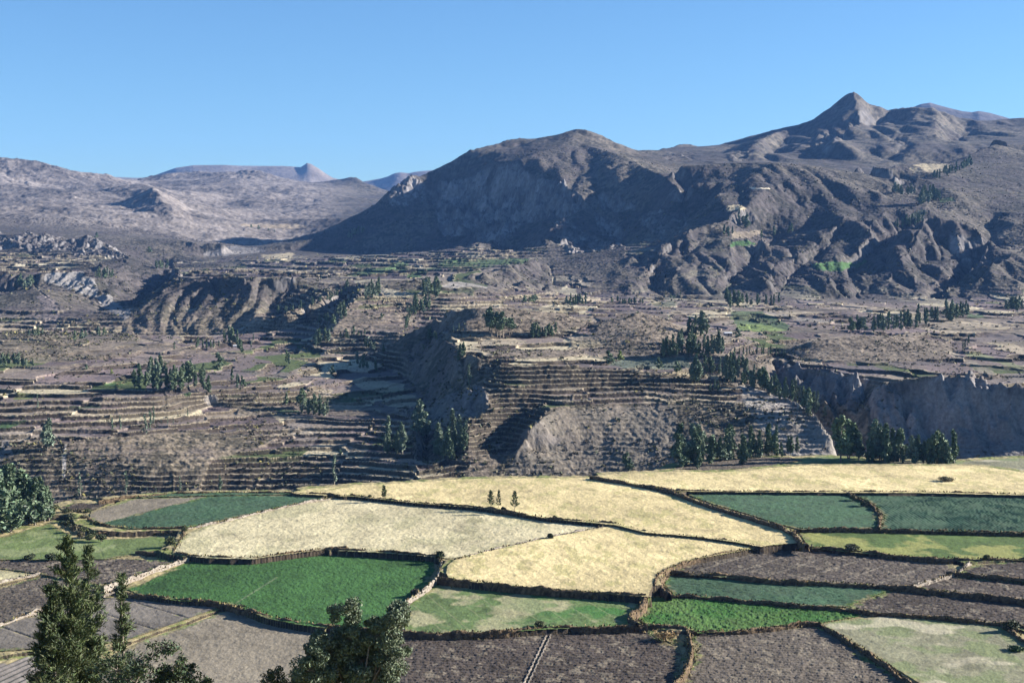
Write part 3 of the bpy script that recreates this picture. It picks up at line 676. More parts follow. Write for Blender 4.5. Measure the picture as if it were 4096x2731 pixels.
def raw_mesh(name, co, f, col=None, mat=None, kind=None, smooth_shade=True, mi=None, link=True):
    me = bpy.data.meshes.new(name)
    n, m, k = len(co), len(f), f.shape[1]
    me.vertices.add(n); me.vertices.foreach_set('co', np.ascontiguousarray(co, np.float32).ravel())
    me.loops.add(m * k); me.loops.foreach_set('vertex_index', np.ascontiguousarray(f, np.int32).ravel())
    me.polygons.add(m)
    me.polygons.foreach_set('loop_start', np.arange(0, m * k, k, dtype=np.int32))
    me.polygons.foreach_set('loop_total', np.full(m, k, np.int32))
    if smooth_shade: me.polygons.foreach_set('use_smooth', np.ones(m, bool))
    mats = mat if isinstance(mat, (list, tuple)) else [mat]
    for q in mats: me.materials.append(q)
    if mi is not None: me.polygons.foreach_set('material_index', np.ascontiguousarray(mi, np.int32))
    me.update(calc_edges=True)
    if col is not None:
        a = me.color_attributes.new('Col', 'FLOAT_COLOR', 'POINT')
        c4 = np.ones((n, 4), np.float32); c4[:, :3] = col.reshape(-1, 3); a.data.foreach_set('color', c4.ravel())
    if not link: return me
    o = bpy.data.objects.new(name, me); COL.objects.link(o)
    if kind: o['kind'] = kind
    return o

def nodemat(name, rough=1.0):
    m = bpy.data.materials.new(name); m.use_nodes = True
    b = m.node_tree.nodes['Principled BSDF']
    b.inputs['Roughness'].default_value = rough
    b.inputs['Specular IOR Level'].default_value = 0.15
    return m, m.node_tree, b

def ground_mat(name, scale, contrast, bump, bscale):
    m, nt, b = nodemat(name)
    at = nt.nodes.new('ShaderNodeAttribute'); at.attribute_name = 'Col'
    tc = nt.nodes.new('ShaderNodeTexCoord')
    ns = nt.nodes.new('ShaderNodeTexNoise'); ns.inputs['Scale'].default_value = scale; ns.inputs['Detail'].default_value = 4; ns.inputs['Roughness'].default_value = .7
    nt.links.new(tc.outputs['Object'], ns.inputs['Vector'])
    mr = nt.nodes.new('ShaderNodeMapRange'); mr.inputs[1].default_value = .25; mr.inputs[2].default_value = .75; mr.inputs[3].default_value = 1 - contrast; mr.inputs[4].default_value = 1 + contrast
    nt.links.new(ns.outputs[0], mr.inputs[0])
    mx = nt.nodes.new('ShaderNodeVectorMath'); mx.operation = 'SCALE'
    nt.links.new(at.outputs['Color'], mx.inputs[0]); nt.links.new(mr.outputs[0], mx.inputs['Scale'])
    nt.links.new(mx.outputs[0], b.inputs['Base Color'])
    if bump:
        n2 = nt.nodes.new('ShaderNodeTexNoise'); n2.inputs['Scale'].default_value = bscale; n2.inputs['Detail'].default_value = 3
        nt.links.new(tc.outputs['Object'], n2.inputs['Vector'])
        bp = nt.nodes.new('ShaderNodeBump'); bp.inputs['Strength'].default_value = .9; bp.inputs['Distance'].default_value = bump
        nt.links.new(n2.outputs[0], bp.inputs['Height']); nt.links.new(bp.outputs[0], b.inputs['Normal'])
    return m
M_NEAR = ground_mat('valley_earth', .45, .45, .8, .35)
M_HILL = ground_mat('hill_earth', .12, .45, 2.5, .09)
M_RANGE = ground_mat('range_earth', .04, .35, 6.0, .03)
TERR = []
for nm, ws, mt, us in (('valley_ground', W_NEAR, M_NEAR, us_all), ('hills', W_MID, M_HILL, us_all), ('mountains', W_FAR, M_RANGE, us_all[::2])):
    X, Y, Z, Cc, info = make_terrain(ws, us)
    TERR.append((ws, us, X, Y, Z, info))
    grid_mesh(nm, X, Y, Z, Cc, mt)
    print(nm, Z.shape, round(time.time() - T0, 1))
# ------------------------------------------------------------------ foreground fields
FIELDS = []
def field(name, typ, L, *segs, label=None):
    poly = [PX(s[0], x, y) for s in segs for x, y in s[1]]
    xy = [tuple(float(q) for q in at_plane(px, py, L)) for px, py in poly]
    FIELDS.append(dict(name=name, typ=typ, L=L, poly=[(x / y, math.log(y)) for x, y in xy], xy=xy, label=label))
field('wheat_field', 'wheat', 2.6, (8, [(1790,94),(1950,75),(2352,60)]), (9, [(400,60),(600,53),(720,36),(900,22),(1200,18),(1900,18),(2080,22),(2352,62),(2900,120),(2900,230),(2352,206),(1700,192),(1150,190),(200,182),(130,180),(0,150)]), (8, [(2200,170),(2000,132)]))
field('wheat_field', 'wheat', 1.6, (7, [(1960,205),(2000,190),(2100,172),(2352,160)]), (8, [(0,190),(200,150),(500,140),(700,125),(900,112),(1300,103),(1800,102),(2100,140),(2300,205),(2352,232)]), (9, [(0,170),(120,195),(300,262),(700,378),(840,420),(940,505),(770,520),(700,530),(560,505),(300,468),(0,442)]), (8, [(2352,492),(2150,470),(1950,420),(1500,378),(1200,328),(1000,303),(600,272),(180,226),(130,230),(0,210)]), (7, [(2200,222),(2000,212)]))
field('stubble_field', 'stubble', 0.5, (7, [(1270,470),(1400,420),(1900,298),(2200,240),(2340,225)]), (8, [(150,215),(600,270),(1000,300),(1400,370),(1960,415),(1700,475),(1500,510),(1200,580),(880,640),(830,642),(760,632),(400,605),(0,585)]), (7, [(2352,590),(2200,582),(2000,605),(1700,646),(1400,640),(1320,632),(1160,606),(1180,560),(1230,500)]))
field('wheat_field', 'wheat', 0.8, (8, [(870,655),(1000,618),(1200,572),(1500,505),(1900,430),(1960,425),(2150,470),(2352,488)]), (9, [(300,475),(500,495),(650,522),(720,530),(430,582),(250,615),(100,672),(40,712),(20,760),(-10,840)]), (8, [(2200,900),(2150,902),(1700,862),(1300,832),(1000,805),(830,775),(815,740),(825,690)]))
field('alfalfa_field', 'alfalfa', -1.2, (7, [(860,850),(1000,795),(1320,636),(1700,640),(2000,600),(2200,580),(2352,585)]), (8, [(0,590),(400,610),(690,640),(730,670),(738,720),(660,850),(570,915),(480,980),(420,1110),(300,1115),(0,1102)]), (7, [(2200,1110),(2000,1085),(1800,1045),(1560,955),(1450,938),(1200,925),(950,892)]))
field('pasture', 'mixed', -1.1, (8, [(770,785),(1000,812),(1500,862),(2140,905),(2080,980),(2035,1025),(2060,1090),(1500,1118),(1000,1145),(540,1145),(540,980),(640,900),(710,850),(755,800)]))
field('ploughed_field', 'plough', -2.6, (8, [(440,1160),(1000,1140),(1500,1115),(2150,1095),(2230,1180),(2352,1230)]), (9, [(30,1060),(170,1130),(200,1200),(170,1385),(140,1700)]), (8, [(2352,1700),(-400,1700),(0,1500),(430,1350)]))
field('leafy_crop_field', 'lush', -2.0, (9, [(0,835),(300,848),(600,875),(900,905),(1200,932),(1400,950),(1100,1002),(900,1014),(560,1055),(300,1068),(240,1040),(0,1022)]), (8, [(2180,1095),(2110,1050),(2130,1000),(2165,905)]))
field('bean_field', 'rows', -1.6, (9, [(110,700),(400,720),(800,752),(1500,785),(1540,792),(1250,905),(1000,900),(600,874),(150,836),(95,765)]))
field('ploughed_field', 'plough', -1.62, (9, [(1530,792),(2352,880),(3000,960),(3000,1090),(2352,1030),(1950,988),(1450,948),(1240,910)]))
field('ploughed_field', 'plough2', -0.6, (9, [(740,540),(1000,535),(1500,590),(1900,630),(1930,690),(1800,735),(1650,785),(1560,785),(1000,750),(400,715),(130,692),(250,635),(430,590)]))
field('ploughed_field', 'plough', -0.2, (9, [(1930,700),(2000,650),(2352,615),(3000,610),(3000,800),(2352,748),(1860,695)]))
field('ploughed_field', 'plough', -0.9, (9, [(1850,710),(2352,760),(3000,815),(3000,940),(2352,872),(1650,780)]))
field('grass_field', 'grass', 0.4, (9, [(930,425),(1400,428),(2352,455),(3000,470),(3000,620),(2352,610),(1900,606),(1760,606),(1500,585),(1000,535),(960,470)]))
field('bean_field', 'rows', 1.5, (9, [(180,180),(1200,182),(1330,240),(1420,300),(1440,412),(940,420),(840,395),(600,318),(400,262)]))
field('bean_field', 'rows2', 1.5, (9, [(1240,182),(1700,182),(2352,202),(3000,225),(3000,465),(2352,445),(1900,434),(1440,422),(1470,340),(1410,260),(1300,210)]))
field('dry_pasture', 'dry', -2.2, (9, [(1080,1010),(1440,955),(1900,990),(2200,1020),(2290,1090),(2352,1130),(2800,1300),(2800,1700),(1950,1700),(1720,1400),(1400,1205),(1200,1088)]))
field('ploughed_field', 'plough3', -2.8, (9, [(262,1085),(560,1065),(960,1020),(1050,1020),(1200,1105),(1400,1250),(1650,1400),(1900,1700),(160,1700),(200,1385),(285,1250)]))
field('bean_field', 'rows', 0.6, (7, [(680,412),(1400,228),(2000,218),(2320,222),(1900,295),(1270,438),(880,445),(700,420)]))
field('bare_field', 'tan', 0.6, (7, [(610,330),(900,243),(1400,227),(690,412),(600,392)]))
field('ploughed_field', 'plough', 0.0, (7, [(400,300),(500,268),(740,272),(640,318),(560,310),(420,320)]))
field('bean_field', 'rows', 0.9, (7, [(770,238),(1200,207),(2000,198),(1960,214),(1400,222),(900,236)]))
field('grass_field', 'green', -1.0, (7, [(-600,560),(0,500),(340,405),(500,515),(750,515),(1100,490),(1130,570),(920,615),(700,648),(0,652),(-600,660)]))
field('ploughed_field', 'plough2', -1.3, (7, [(-600,650),(0,655),(900,645),(1190,662),(1000,725),(840,790),(700,825),(420,775),(260,745),(0,710),(-600,600)]))
field('stubble_field', 'stubble', -1.4, (7, [(-600,720),(0,722),(220,752),(0,805),(-600,880)]))
field('ploughed_field', 'plough3', -1.9, (7, [(-600,1010),(0,838),(270,765),(430,790),(690,845),(650,900),(300,972),(0,1085),(-600,1300)]))
field('bare_field', 'tan2', -2.4, (7, [(-600,1400),(0,1100),(300,985),(700,905),(1000,905),(1300,940),(1480,970),(900,1175),(700,1215),(0,1265),(-600,1420)]))
field('bare_field', 'tan', -2.9, (7, [(1540,985),(1800,1055),(2200,1110),(2352,1115)]), (8, [(200,1140),(440,1165),(430,1380),(0,1560),(-300,1700)]), (7, [(1600,1800),(500,1800),(640,1400),(800,1270),(1000,1180),(1300,1080)]))
field('furrowed_field', 'furrow', -2.9, (7, [(-600,1500),(0,1335),(270,1290),(560,1300),(600,1420),(520,1600),(-600,1800)]))
field('ploughed_field', 'plough3', -1.0, (6, [(110,1155),(200,1112),(450,1080),(700,1065),(880,1066),(960,1085),(760,1122),(500,1142),(200,1160)]))
field('grass_field', 'green', -1.3, (6, [(770,1118),(900,1072),(1100,1060),(1380,1080),(1500,1112),(1300,1130),(900,1130)]))
field('grass_field', 'dry', -1.1, (6, [(1390,1082),(1700,1088),(1940,1095),(2100,1080),(2352,1070),(3000,1064),(3000,1210),(2352,1165),(1950,1125),(1500,1120)]))

GREENV = {'wheat': (.57,.455,.228), 'stubble': (.46,.395,.235), 'alfalfa': (.038,.095,.024), 'mixed': (.10,.145,.05), 'plough': (.060,.047,.037), 'plough2': (.076,.061,.048),
          'plough3': (.098,.080,.061), 'lush': (.030,.088,.016), 'rows': (.055,.108,.055), 'rows2': (.055,.108,.055), 'grass': (.075,.115,.03), 'dry': (.20,.19,.115), 'tan': (.185,.156,.112),
          'tan2': (.15,.13,.105), 'green': (.11,.145,.05), 'furrow': (.15,.135,.12)}
M_FIELD = ground_mat('field_surface', 1.3, .30, .12, 2.2)
def seg_dist(X, Y, xy):
    best = np.full(X.shape, 1e9, np.float32); n = len(xy)
    for a, b in zip(xy, xy[1:] + xy[:1]):
        dx, dy = b[0] - a[0], b[1] - a[1]; L2 = dx * dx + dy * dy + 1e-9
        t = np.clip(((X - a[0]) * dx + (Y - a[1]) * dy) / L2, 0, 1)
        best = np.minimum(best, np.hypot(X - a[0] - t * dx, Y - a[1] - t * dy))
    return best
def build_field(F):
    us = [p[0] for p in F['poly']]; ws = [p[1] for p in F['poly']]
    fine = F['typ'] in ('plough', 'plough2', 'plough3', 'furrow', 'rows', 'rows2')
    dw = .00105 if fine else .0016
    u = np.arange(max(min(us), -.5), min(max(us), .5) + .0004, .0004); w = np.arange(max(min(ws), math.log(255)), max(ws) + dw, dw)
    U, W = np.meshgrid(u, w); Y = np.exp(W); X = U * Y
    uc = (U[:-1, :-1] + U[1:, 1:]) / 2; wc = (W[:-1, :-1] + W[1:, 1:]) / 2
    m = in_poly(uc, wc, F['poly'])
    t = F['typ']; sd = int(abs(F['L']) * 10) + len(t)
    n1 = fbm(X / 30, Y / 30, sd, 4)[..., None]; n2 = fbm(X / 5, Y / 7, sd + 1, 4, .6)[..., None]; n3 = fbm(X / .9, Y / 1.4, sd + 2, 2, .7)[..., None]
    base = np.array(GREENV[t], np.float32); col = base * (1 + .34 * n1 + .24 * n2 + .25 * n3)
    z = np.full_like(X, F['L']) + .5 * (fbm(X / 60, Y / 60, 301, 2)) * 0
    def mixc(c, k): return col + (np.array(c, np.float32) - col) * np.clip(k, 0, 1)
    if t == 'wheat':
        g = smooth(.12, .34, fbm(X / 4, Y / 9, sd + 5, 4, .65))[..., None]
        col = mixc((.30, .28, .10), g * .5)
        z = z + .10 * fbm(X / 1.2, Y / 1.8, sd + 6, 3, .7) + .15
        tr = smooth(.035, .0, np.abs(fbm(X / 16, Y / 30, sd + 8, 3)))
        sk = smooth(.1, .4, fbm(X / 1.0 + .3 * Y, Y / 14, sd + 8, 3, .7)); col = mixc((.30, .24, .12), (sk * .35)[..., None])
    elif t == 'stubble':
        g = smooth(-.02, .3, fbm(X / 14, Y / 22, sd + 5, 4, .6) - .05)[..., None]
        col = mixc((.25, .24, .12), g * .4); z = z + .16 * fbm(X / 1.5, Y / 1.5, sd + 6, 3, .7)
    elif t in ('alfalfa', 'lush'):
        z = z + (.30 if t == 'lush' else .17) * fbm(X / 1.0, Y / 1.0, sd + 6, 3, .7)
        if t == 'lush':
            g = smooth(.1, -.25, fbm(X / 12, Y / 12, sd + 5, 3)) * smooth(140, 60, X + 25)
            col = mixc((.12, .16, .05), (g * .35)[..., None])
            r = np.abs(((X + .25 * Y) / 9.0) % 1 - .5); col = mixc((.09, .1, .04), (smooth(.04, .0, r) * .5)[..., None])
        else:
            ax, ay = at_plane(*PX(7, 1590, 940), F['L']); bx, by = at_plane(*PX(7, 1860, 770), F['L'])
            tt = np.clip(((X - ax) * (bx - ax) + (Y - ay) * (by - ay)) / ((bx - ax) ** 2 + (by - ay) ** 2), 0, 1)
            dd = np.hypot(X - ax - tt * (bx - ax), Y - ay - tt * (by - ay))
            col = mixc((.13, .16, .08), (smooth(.55, .15, dd) * .7)[..., None])
    elif t in ('mixed', 'grass', 'green', 'dry'):
        g = smooth(-.05, .22, fbm(X / 11, Y / 14, sd + 5, 4, .6) + {'mixed': .06 * np.sin(X / 18), 'grass': .04, 'green': -.12, 'dry': -.02}[t])[..., None]
        other = {'mixed': (.34, .30, .17), 'grass': (.27, .26, .08), 'green': (.20, .22, .10), 'dry': (.16, .19, .08)}[t]
        col = mixc(other, g * .75)
        if t == 'mixed':
            r = smooth(-20, 25, X - 5) * smooth(.0, .25, fbm(X / 9, Y / 9, sd + 9, 3) + .1); col = mixc((.035, .13, .025), (r * .8)[..., None])
            st = np.abs(((X + .35 * (Y - 350)) / 7.0) % 1 - .5); col = mixc((.27, .25, .14), (smooth(.05, .0, st) * .45)[..., None])
        if t == 'dry':
            r = smooth(.15, .3, fbm(X / 16, Y / 10, sd + 9, 3)); col = mixc((.42, .37, .25), (r * .7)[..., None])
        z = z + .12 * fbm(X / 1.7, Y / 1.7, sd + 6, 3, .7)
    elif t in ('rows', 'rows2'):
        ph = (X + .10 * Y) / 1.25 + 1.4 * fbm(X / 60, Y / 60, 77, 2) * 4 if t == 'rows2' else (X * .5 + Y) / 1.7 + 1.2 * fbm(X / 50, Y / 50, 78, 2)
        s = .5 + .5 * np.cos(2 * math.pi * ph); s = s * (.6 + .8 * (n2[..., 0] + .5))
        col = mixc((.07, .065, .05), ((1 - s) * .25)[..., None]); z = z + .22 * s + .16 * fbm(X / 1.3, Y / 1.3, sd + 6, 2)
    elif t in ('plough', 'plough2', 'plough3'):
        ph = (Y + .13 * X + 3 * fbm(X / 70, Y / 70, 79, 2)) / 2.0
        z = z + .07 * np.cos(2 * math.pi * ph) + .22 * fbm(X / 1.1, Y / 1.1, sd + 6, 3, .7)
        col = mixc((.24, .20, .14), (smooth(.18, .4, fbm(X / 2.5, Y / 3, sd + 9, 3, .7)) * .5)[..., None])
        if t == 'plough2':
            r = smooth(.06, .0, np.abs(((X - .9 * Y) / 13.) % 1 - .5)); col = mixc((.26, .22, .16), (r * .5)[..., None])
    elif t == 'furrow':
        ph = (X - .35 * Y + 16 * fbm(X / 60, Y / 60, 80, 2)) / 1.9
        z = z + .26 * np.cos(2 * math.pi * ph); col = mixc((.09, .08, .075), ((.5 - .5 * np.cos(2 * math.pi * ph)) * .55)[..., None])  # troughs are also coloured darker, painting in the shade between the ridges
    else:
        z = z + .12 * fbm(X / 1.4, Y / 1.4, sd + 6, 3, .7)
        r = smooth(.05, .0, np.abs(((X * .8 + Y * .9) / 15.) % 1 - .5))
        if t == 'tan2': z = z - r * .25; col = mixc((.1, .085, .07), (r * .4)[..., None])
    if F['name'] == 'ploughed_field' and F['L'] == -2.6:       # two pale ridges across the ploughed ground
        ax, ay = at_plane(*PX(8, 1510, 1140), -2.6); bx, by = at_plane(*PX(8, 1350, 1480), -2.6)
        tt = ((X - ax) * (bx - ax) + (Y - ay) * (by - ay)) / ((bx - ax) ** 2 + (by - ay) ** 2)
        dd = np.hypot(X - ax - tt * (bx - ax), Y - ay - tt * (by - ay)); r = smooth(.28, .08, np.abs(dd - .5 - .15 * np.sin(Y * 2)))
        col = mixc((.30, .26, .21), (r * .6)[..., None]); z = z + r * .18 - .2 * smooth(.4, .1, dd)
    ed = seg_dist(X, Y, F['xy']) + 2.2 * fbm(X / 2.2, Y / 2.2, sd + 30, 3, .6) + 1.5 * fbm(X / 9, Y / 9, sd + 31, 2)     # ragged, weedy field edges
    ek = smooth(1.6, .2, ed)[..., None]; vc = np.array((.21, .175, .085), np.float32) * (1 + .6 * n3) + np.array((-.09, -.01, -.045), np.float32) * smooth(-.1, .2, n2)
    col = mixc(vc, ek * (.75 if t not in ('wheat', 'stubble') else .55))
    if t in ('wheat', 'alfalfa', 'stubble', 'rows', 'green', 'grass'):          # faint irrigation runs and footmarks
        q_ = ((X * (.9 if t != 'rows' else .3) + Y * .35) / 10.5 + .5 * fbm(X / 45, Y / 45, sd + 40, 2)) % 1; li = smooth(.035, .005, np.abs(q_ - .5)) * smooth(-.25, .1, fbm(X / 20, Y / 20, sd + 41, 2)); col = col * (1 - .10 * li[..., None]); z = z - .03 * li
    dk = smooth(.22, .42, fbm(X / 7, Y / 9, sd + 33, 4, .6))[..., None]; col = col * (1 - .22 * dk)
    crop = t in ('wheat', 'alfalfa', 'lush', 'rows', 'rows2', 'stubble', 'mixed', 'grass', 'green', 'dry')
    grid_mesh(F['name'], X, Y, z, np.clip(col, .01, .9), M_FIELD, 'stuff' if t in ('wheat', 'alfalfa', 'lush', 'rows', 'rows2') else 'structure', mask=m)
for F in FIELDS: build_field(F)
print('fields', round(time.time() - T0, 1))

# base ground beneath and between the fields, near slope and the drop to the gorge
def fore_ground(us, ws):
    U, W = np.meshgrid(us, ws); Y = np.exp(W); X = U * Y
    D = np.full(X.shape, 1e9, np.float32); Lv = np.zeros_like(D)
    for F in FIELDS:
        d = seg_dist(X, Y, F['xy']); d = np.where(in_poly(U, W, F['poly']), 0, d)
        k = d < D; D[k] = d[k]; Lv[k] = F['L']
    z = Lv - .22
    beyond = smooth(420, 460, Y)
    bz = base_grid(us, np.maximum(ws, math.log(562.0)))
    z = z - beyond * np.maximum(0, D - 7) * .55
    z = z + (np.minimum(z, bz - 4) - z) * beyond * smooth(24, 46, D)
    z = z + .45 * fbm(X / 3.0, Y / 3.0, 201, 4, .6) * smooth(.0, 2.0, D)
    near = smooth(300, 190, Y)
    prof = np.interp(Y, [0, 30, 70, 120, 200, 260, 300], [92, 78, 58, 38, 13, 2, -3])
    z = z + (prof + 1.5 * fbm(X / 12, Y / 12, 203, 4) - z) * near
    z = np.where(Y > 706, np.minimum(z, bz - 4), z)
    return X, Y, z, D
us_f = np.linspace(-.57, .57, 1800)
X, Y, Z, D = fore_ground(us_f, rows(262, 712, .0014))
def verge_col(X, Y, D):
    n = fbm(X / 7, Y / 7, 211, 4, .6)[..., None]; n2 = fbm(X / 1.2, Y / 1.6, 213, 3, .7)[..., None]
    col = np.array((.30, .245, .125), np.float32) * (1 + .4 * n2)
    col = col + (np.array((.14, .17, .045), np.float32) - col) * smooth(.0, .25, n) * .8
    col = col + (np.array((.09, .075, .05), np.float32) - col) * smooth(5, 11, D)[..., None] * .8
    g_ = np.abs(np.gradient(Z, axis=0)) / np.abs(np.gradient(Y, axis=0)) + np.abs(np.gradient(Z, axis=1)) / np.maximum(np.abs(np.gradient(X, axis=1)), .05)
    col = col + (np.array((.055, .042, .028), np.float32) * (1 + n2) - col) * smooth(.35, .8, g_)[..., None] * (Y > 270)[..., None]
    return np.clip(col, .02, .8)
grid_mesh('field_margins', X, Y, Z, verge_col(X, Y, D), M_FIELD)
X, Y, Z, D = fore_ground(np.linspace(-.8, .8, 600), rows(8, 262.1, .008))
grid_mesh('near_slope', X, Y, Z, verge_col(X, Y, D * 0 + 3), M_FIELD)
print('fore', round(time.time() - T0, 1))

# ------------------------------------------------------------------ field walls
def tagged(o, label, cat, group=None):
    o['label'] = label; o['category'] = cat
    if group: o['group'] = group
    return o
M_WALL = ground_mat('wall_stone_and_turf', 1.1, .5, .35, 1.4)
M_TUFT = ground_mat('dry_grass_tufts', 2.0, .4, 0, 1)
WALLS = []
def wall(label, L, h, pale, *segs, wd=1.1, up=.3):
    P = []
    for s in segs:
        for x, y in s[1]:
            px, py = PX(s[0], x, y); P.append([float(q) for q in at_plane(px, py, L)])
    WALLS.append((label, L, h, pale, np.array(P), wd, up))
def build_wall(k, label, L, h, pale, P, wd, up):
    seg = np.hypot(*(P[1:] - P[:-1]).T); s = np.concatenate([[0], np.cumsum(seg)])
    n = max(6, int(s[-1] / .55)); t = np.linspace(0, s[-1], n)
    x = np.interp(t, s, P[:, 0]); y = np.interp(t, s, P[:, 1])
    ker = np.ones(7) / 7
    if n > 14: x[3:-3] = np.convolve(x, ker, 'valid'); y[3:-3] = np.convolve(y, ker, 'valid')
    tx, ty = np.gradient(x), np.gradient(y); q = np.hypot(tx, ty) + 1e-9; nx, ny = -ty / q, tx / q
    wob = .5 * fbm(t / 7, t * 0, 400 + k, 3); x = x + nx * wob; y = y + ny * wob
    # cross-section (offset, height) from one foot over the top to the other
    top = L + up; prof = [(-.75, L - h - .5), (-.62, L - h * .55), (-.55, L - h * .15), (-.42, top - .1), (-.12, top), (.2, top - .02), (.42, top - .15), (.55, L - .2), (.62, L - h * .6), (.75, L - h - .5)]
    m = len(prof); j = np.arange(m)[None]; T = t[:, None]
    off = np.array([p[0] for p in prof])[None] * wd * .62; zz = np.array([p[1] for p in prof])[None] + 0 * T
    r1 = fbm(T / .8 + j * .0, j * .9 + 0 * T, 500 + k, 2, .7); r2 = fbm(T / .7, j * 1.1 + 40 + 0 * T, 600 + k, 2, .7)
    off = off * (1 + .7 * fbm(T / 4, 0 * T + 3, 640 + k, 3)) + .42 * r1
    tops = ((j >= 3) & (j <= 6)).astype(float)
    zz = zz + tops * (.50 * r2 + .95 * fbm(T / 4.5, 0 * T, 700 + k, 3)) + (1 - tops) * .2 * r2
    cx = x[:, None] + nx[:, None] * off; cy = y[:, None] + ny[:, None] * off
    co = np.stack([cx, cy, zz], -1).reshape(-1, 3)
    idx = np.arange(n * m).reshape(n, m)
    f = np.stack([idx[:-1, :-1], idx[:-1, 1:], idx[1:, 1:], idx[1:, :-1]], -1).reshape(-1, 4)
    rr = fbm(T / .6, j * 1.3 + 0 * T, 800 + k, 2, .8)[..., None]
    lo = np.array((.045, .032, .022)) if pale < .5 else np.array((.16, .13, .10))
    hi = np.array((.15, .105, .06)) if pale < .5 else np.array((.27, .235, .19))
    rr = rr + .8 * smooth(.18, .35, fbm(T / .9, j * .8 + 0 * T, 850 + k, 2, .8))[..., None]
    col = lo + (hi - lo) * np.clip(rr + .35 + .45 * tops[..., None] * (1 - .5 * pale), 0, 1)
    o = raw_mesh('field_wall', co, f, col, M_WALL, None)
    o['kind'] = 'thing'; tagged(o, label, 'wall', 'dry stone and turf walls between the fields')
    # tufts along the crest and foot
    g = np.random.default_rng(900 + k); N = int(n * 1.9)
    i = g.integers(0, n, N); s_ = g.choice([-1, 1], N); low = g.random(N) < .35
    oo = np.where(low, s_ * (.7 + .5 * g.random(N)) * wd, (g.random(N) - .5) * wd)
    bx, by = x[i] + nx[i] * oo + g.normal(0, .2, N), y[i] + ny[i] * oo + g.normal(0, .2, N)
    bz = np.where(low, L - h * (s_ < 0) * .9 - .1, top - .15)
    hh = .25 + .55 * g.random(N) ** 2; ww = .12 + .16 * g.random(N); an = g.random(N) * math.pi
    dx, dy = np.cos(an) * ww, np.sin(an) * ww; lx, ly = g.normal(0, .15, N), g.normal(0, .15, N)
    co = np.stack([np.stack([bx - dx, by - dy, bz], -1), np.stack([bx + dx, by + dy, bz], -1), np.stack([bx + dx * .4 + lx, by + dy * .4 + ly, bz + hh], -1), np.stack([bx - dx * .8 + lx, by - dy * .8 + ly, bz + hh * .8], -1)], 1).reshape(-1, 3)
    cc = np.array([(.24, .18, .085), (.14, .13, .045), (.07, .05, .028), (.09, .065, .035)])[g.integers(0, 4, N)]
    t_ = raw_mesh('grass_fringe', co, np.arange(N * 4).reshape(N, 4), np.repeat(cc, 4, 0), M_TUFT, None, smooth_shade=False)
    t_.parent = o; t_['kind'] = 'stuff'
wall('long dark wall between the upper wheat and the pale stubble field', 1.6, 1.2, 0, (8, [(180,220),(600,268),(1000,298),(1200,325),(1500,375),(1700,390),(1960,408)]))
wall('curved dark wall along the top of the deep green alfalfa field', .5, 1.8, 0, (7, [(1160,600),(1320,628),(1500,634),(1700,640),(2000,600),(2200,578),(2352,580)]), (8, [(0,578),(400,598),(700,622),(765,628)]))
wall('pale stone wall curving down the right side of the alfalfa field', 0., 1.3, 1, (8, [(765,630),(790,680),(775,740),(740,790),(660,860),(545,930)]), wd=.9)
wall('dark bank under the central wheat field', .8, 2.0, 0, (8, [(755,775),(1000,800),(1200,825),(1500,850),(1800,870),(2155,895)]))
wall('low pale stone wall running from the wall corner down to the round bush', .8, .7, 1, (8, [(1960,412),(1850,435),(1700,465),(1500,500),(1200,570),(1000,620),(870,655)]), wd=.8)
wall('thin grassy wall between the two wheat fields', 1.3, .6, 0, (8, [(1965,418),(2150,465),(2352,486)]), (9, [(300,475),(500,492),(650,520),(720,530)]), wd=.7)
wall('long brown bank below the alfalfa field', -1.2, 1.6, 0, (7, [(870,882),(1100,905),(1300,925),(1530,948),(1700,1000),(1900,1050),(2100,1085),(2250,1100)]), (8, [(0,1095),(200,1115),(400,1130)]), wd=1.3)
wall('brown turf wall at the foot of the streaky green pasture', -1.0, 1.6, 0, (8, [(400,1130),(520,1138),(800,1143),(1000,1143),(1200,1132),(1500,1102),(1800,1108),(2165,1092)]))
wall('short zigzag wall in shade right of the streaky pasture', .0, 1.9, 0, (8, [(2160,897),(2130,960),(2060,1010),(2050,1040),(2100,1075)]), wd=1.6)
wall('long diagonal dark wall right of the broad wheat field', 2.6, 1.4, 0, (8, [(1785,97),(2000,130),(2352,192)]), (9, [(0,147),(130,180),(300,245),(450,292),(600,338),(800,397),(900,440),(950,500),(985,520)]), wd=1.7)
wall('straight dark wall under the far golden wheat field', 2.6, 1.1, 0, (9, [(150,176),(600,182),(1150,184),(1700,184),(2352,200),(2900,222)]))
wall('winding bushy wall between the two blue-green bean fields', 2.1, .9, 0, (9, [(1200,176),(1280,212),(1400,268),(1450,330),(1442,412)]), wd=1.2)
wall('dark wall along the bottom of the bean fields', 1.5, 1.2, 0, (9, [(930,415),(1400,420),(1900,430),(2352,442),(2950,460)]))
wall('dark wall between the yellow-green strip and the ploughed field', .6, 1.3, 0, (9, [(775,515),(1000,530),(1300,552),(1500,580),(1760,606),(1900,612)]))
wall('dark wall below the right end of the yellow-green strip', .6, .9, 0, (9, [(1760,600),(2100,606),(2352,604),(2950,606)]))
wall('grassy wall curving down the left side of the ploughed field', .8, .8, .3, (9, [(770,520),(450,572),(250,615),(100,670),(45,712),(30,770)]), wd=.8)
wall('long dark wall above the small bean field and running to the right edge', -.6, 1.3, 0, (9, [(115,690),(500,715),(800,745),(1200,762),(1560,782),(1900,818),(2352,872),(2950,945)]), wd=1.3, up=.5)
wall('crumbled wall stub left of the small bean field', -.3, 1.5, 0, (9, [(110,695),(60,740),(70,790),(125,832)]), wd=1.3)
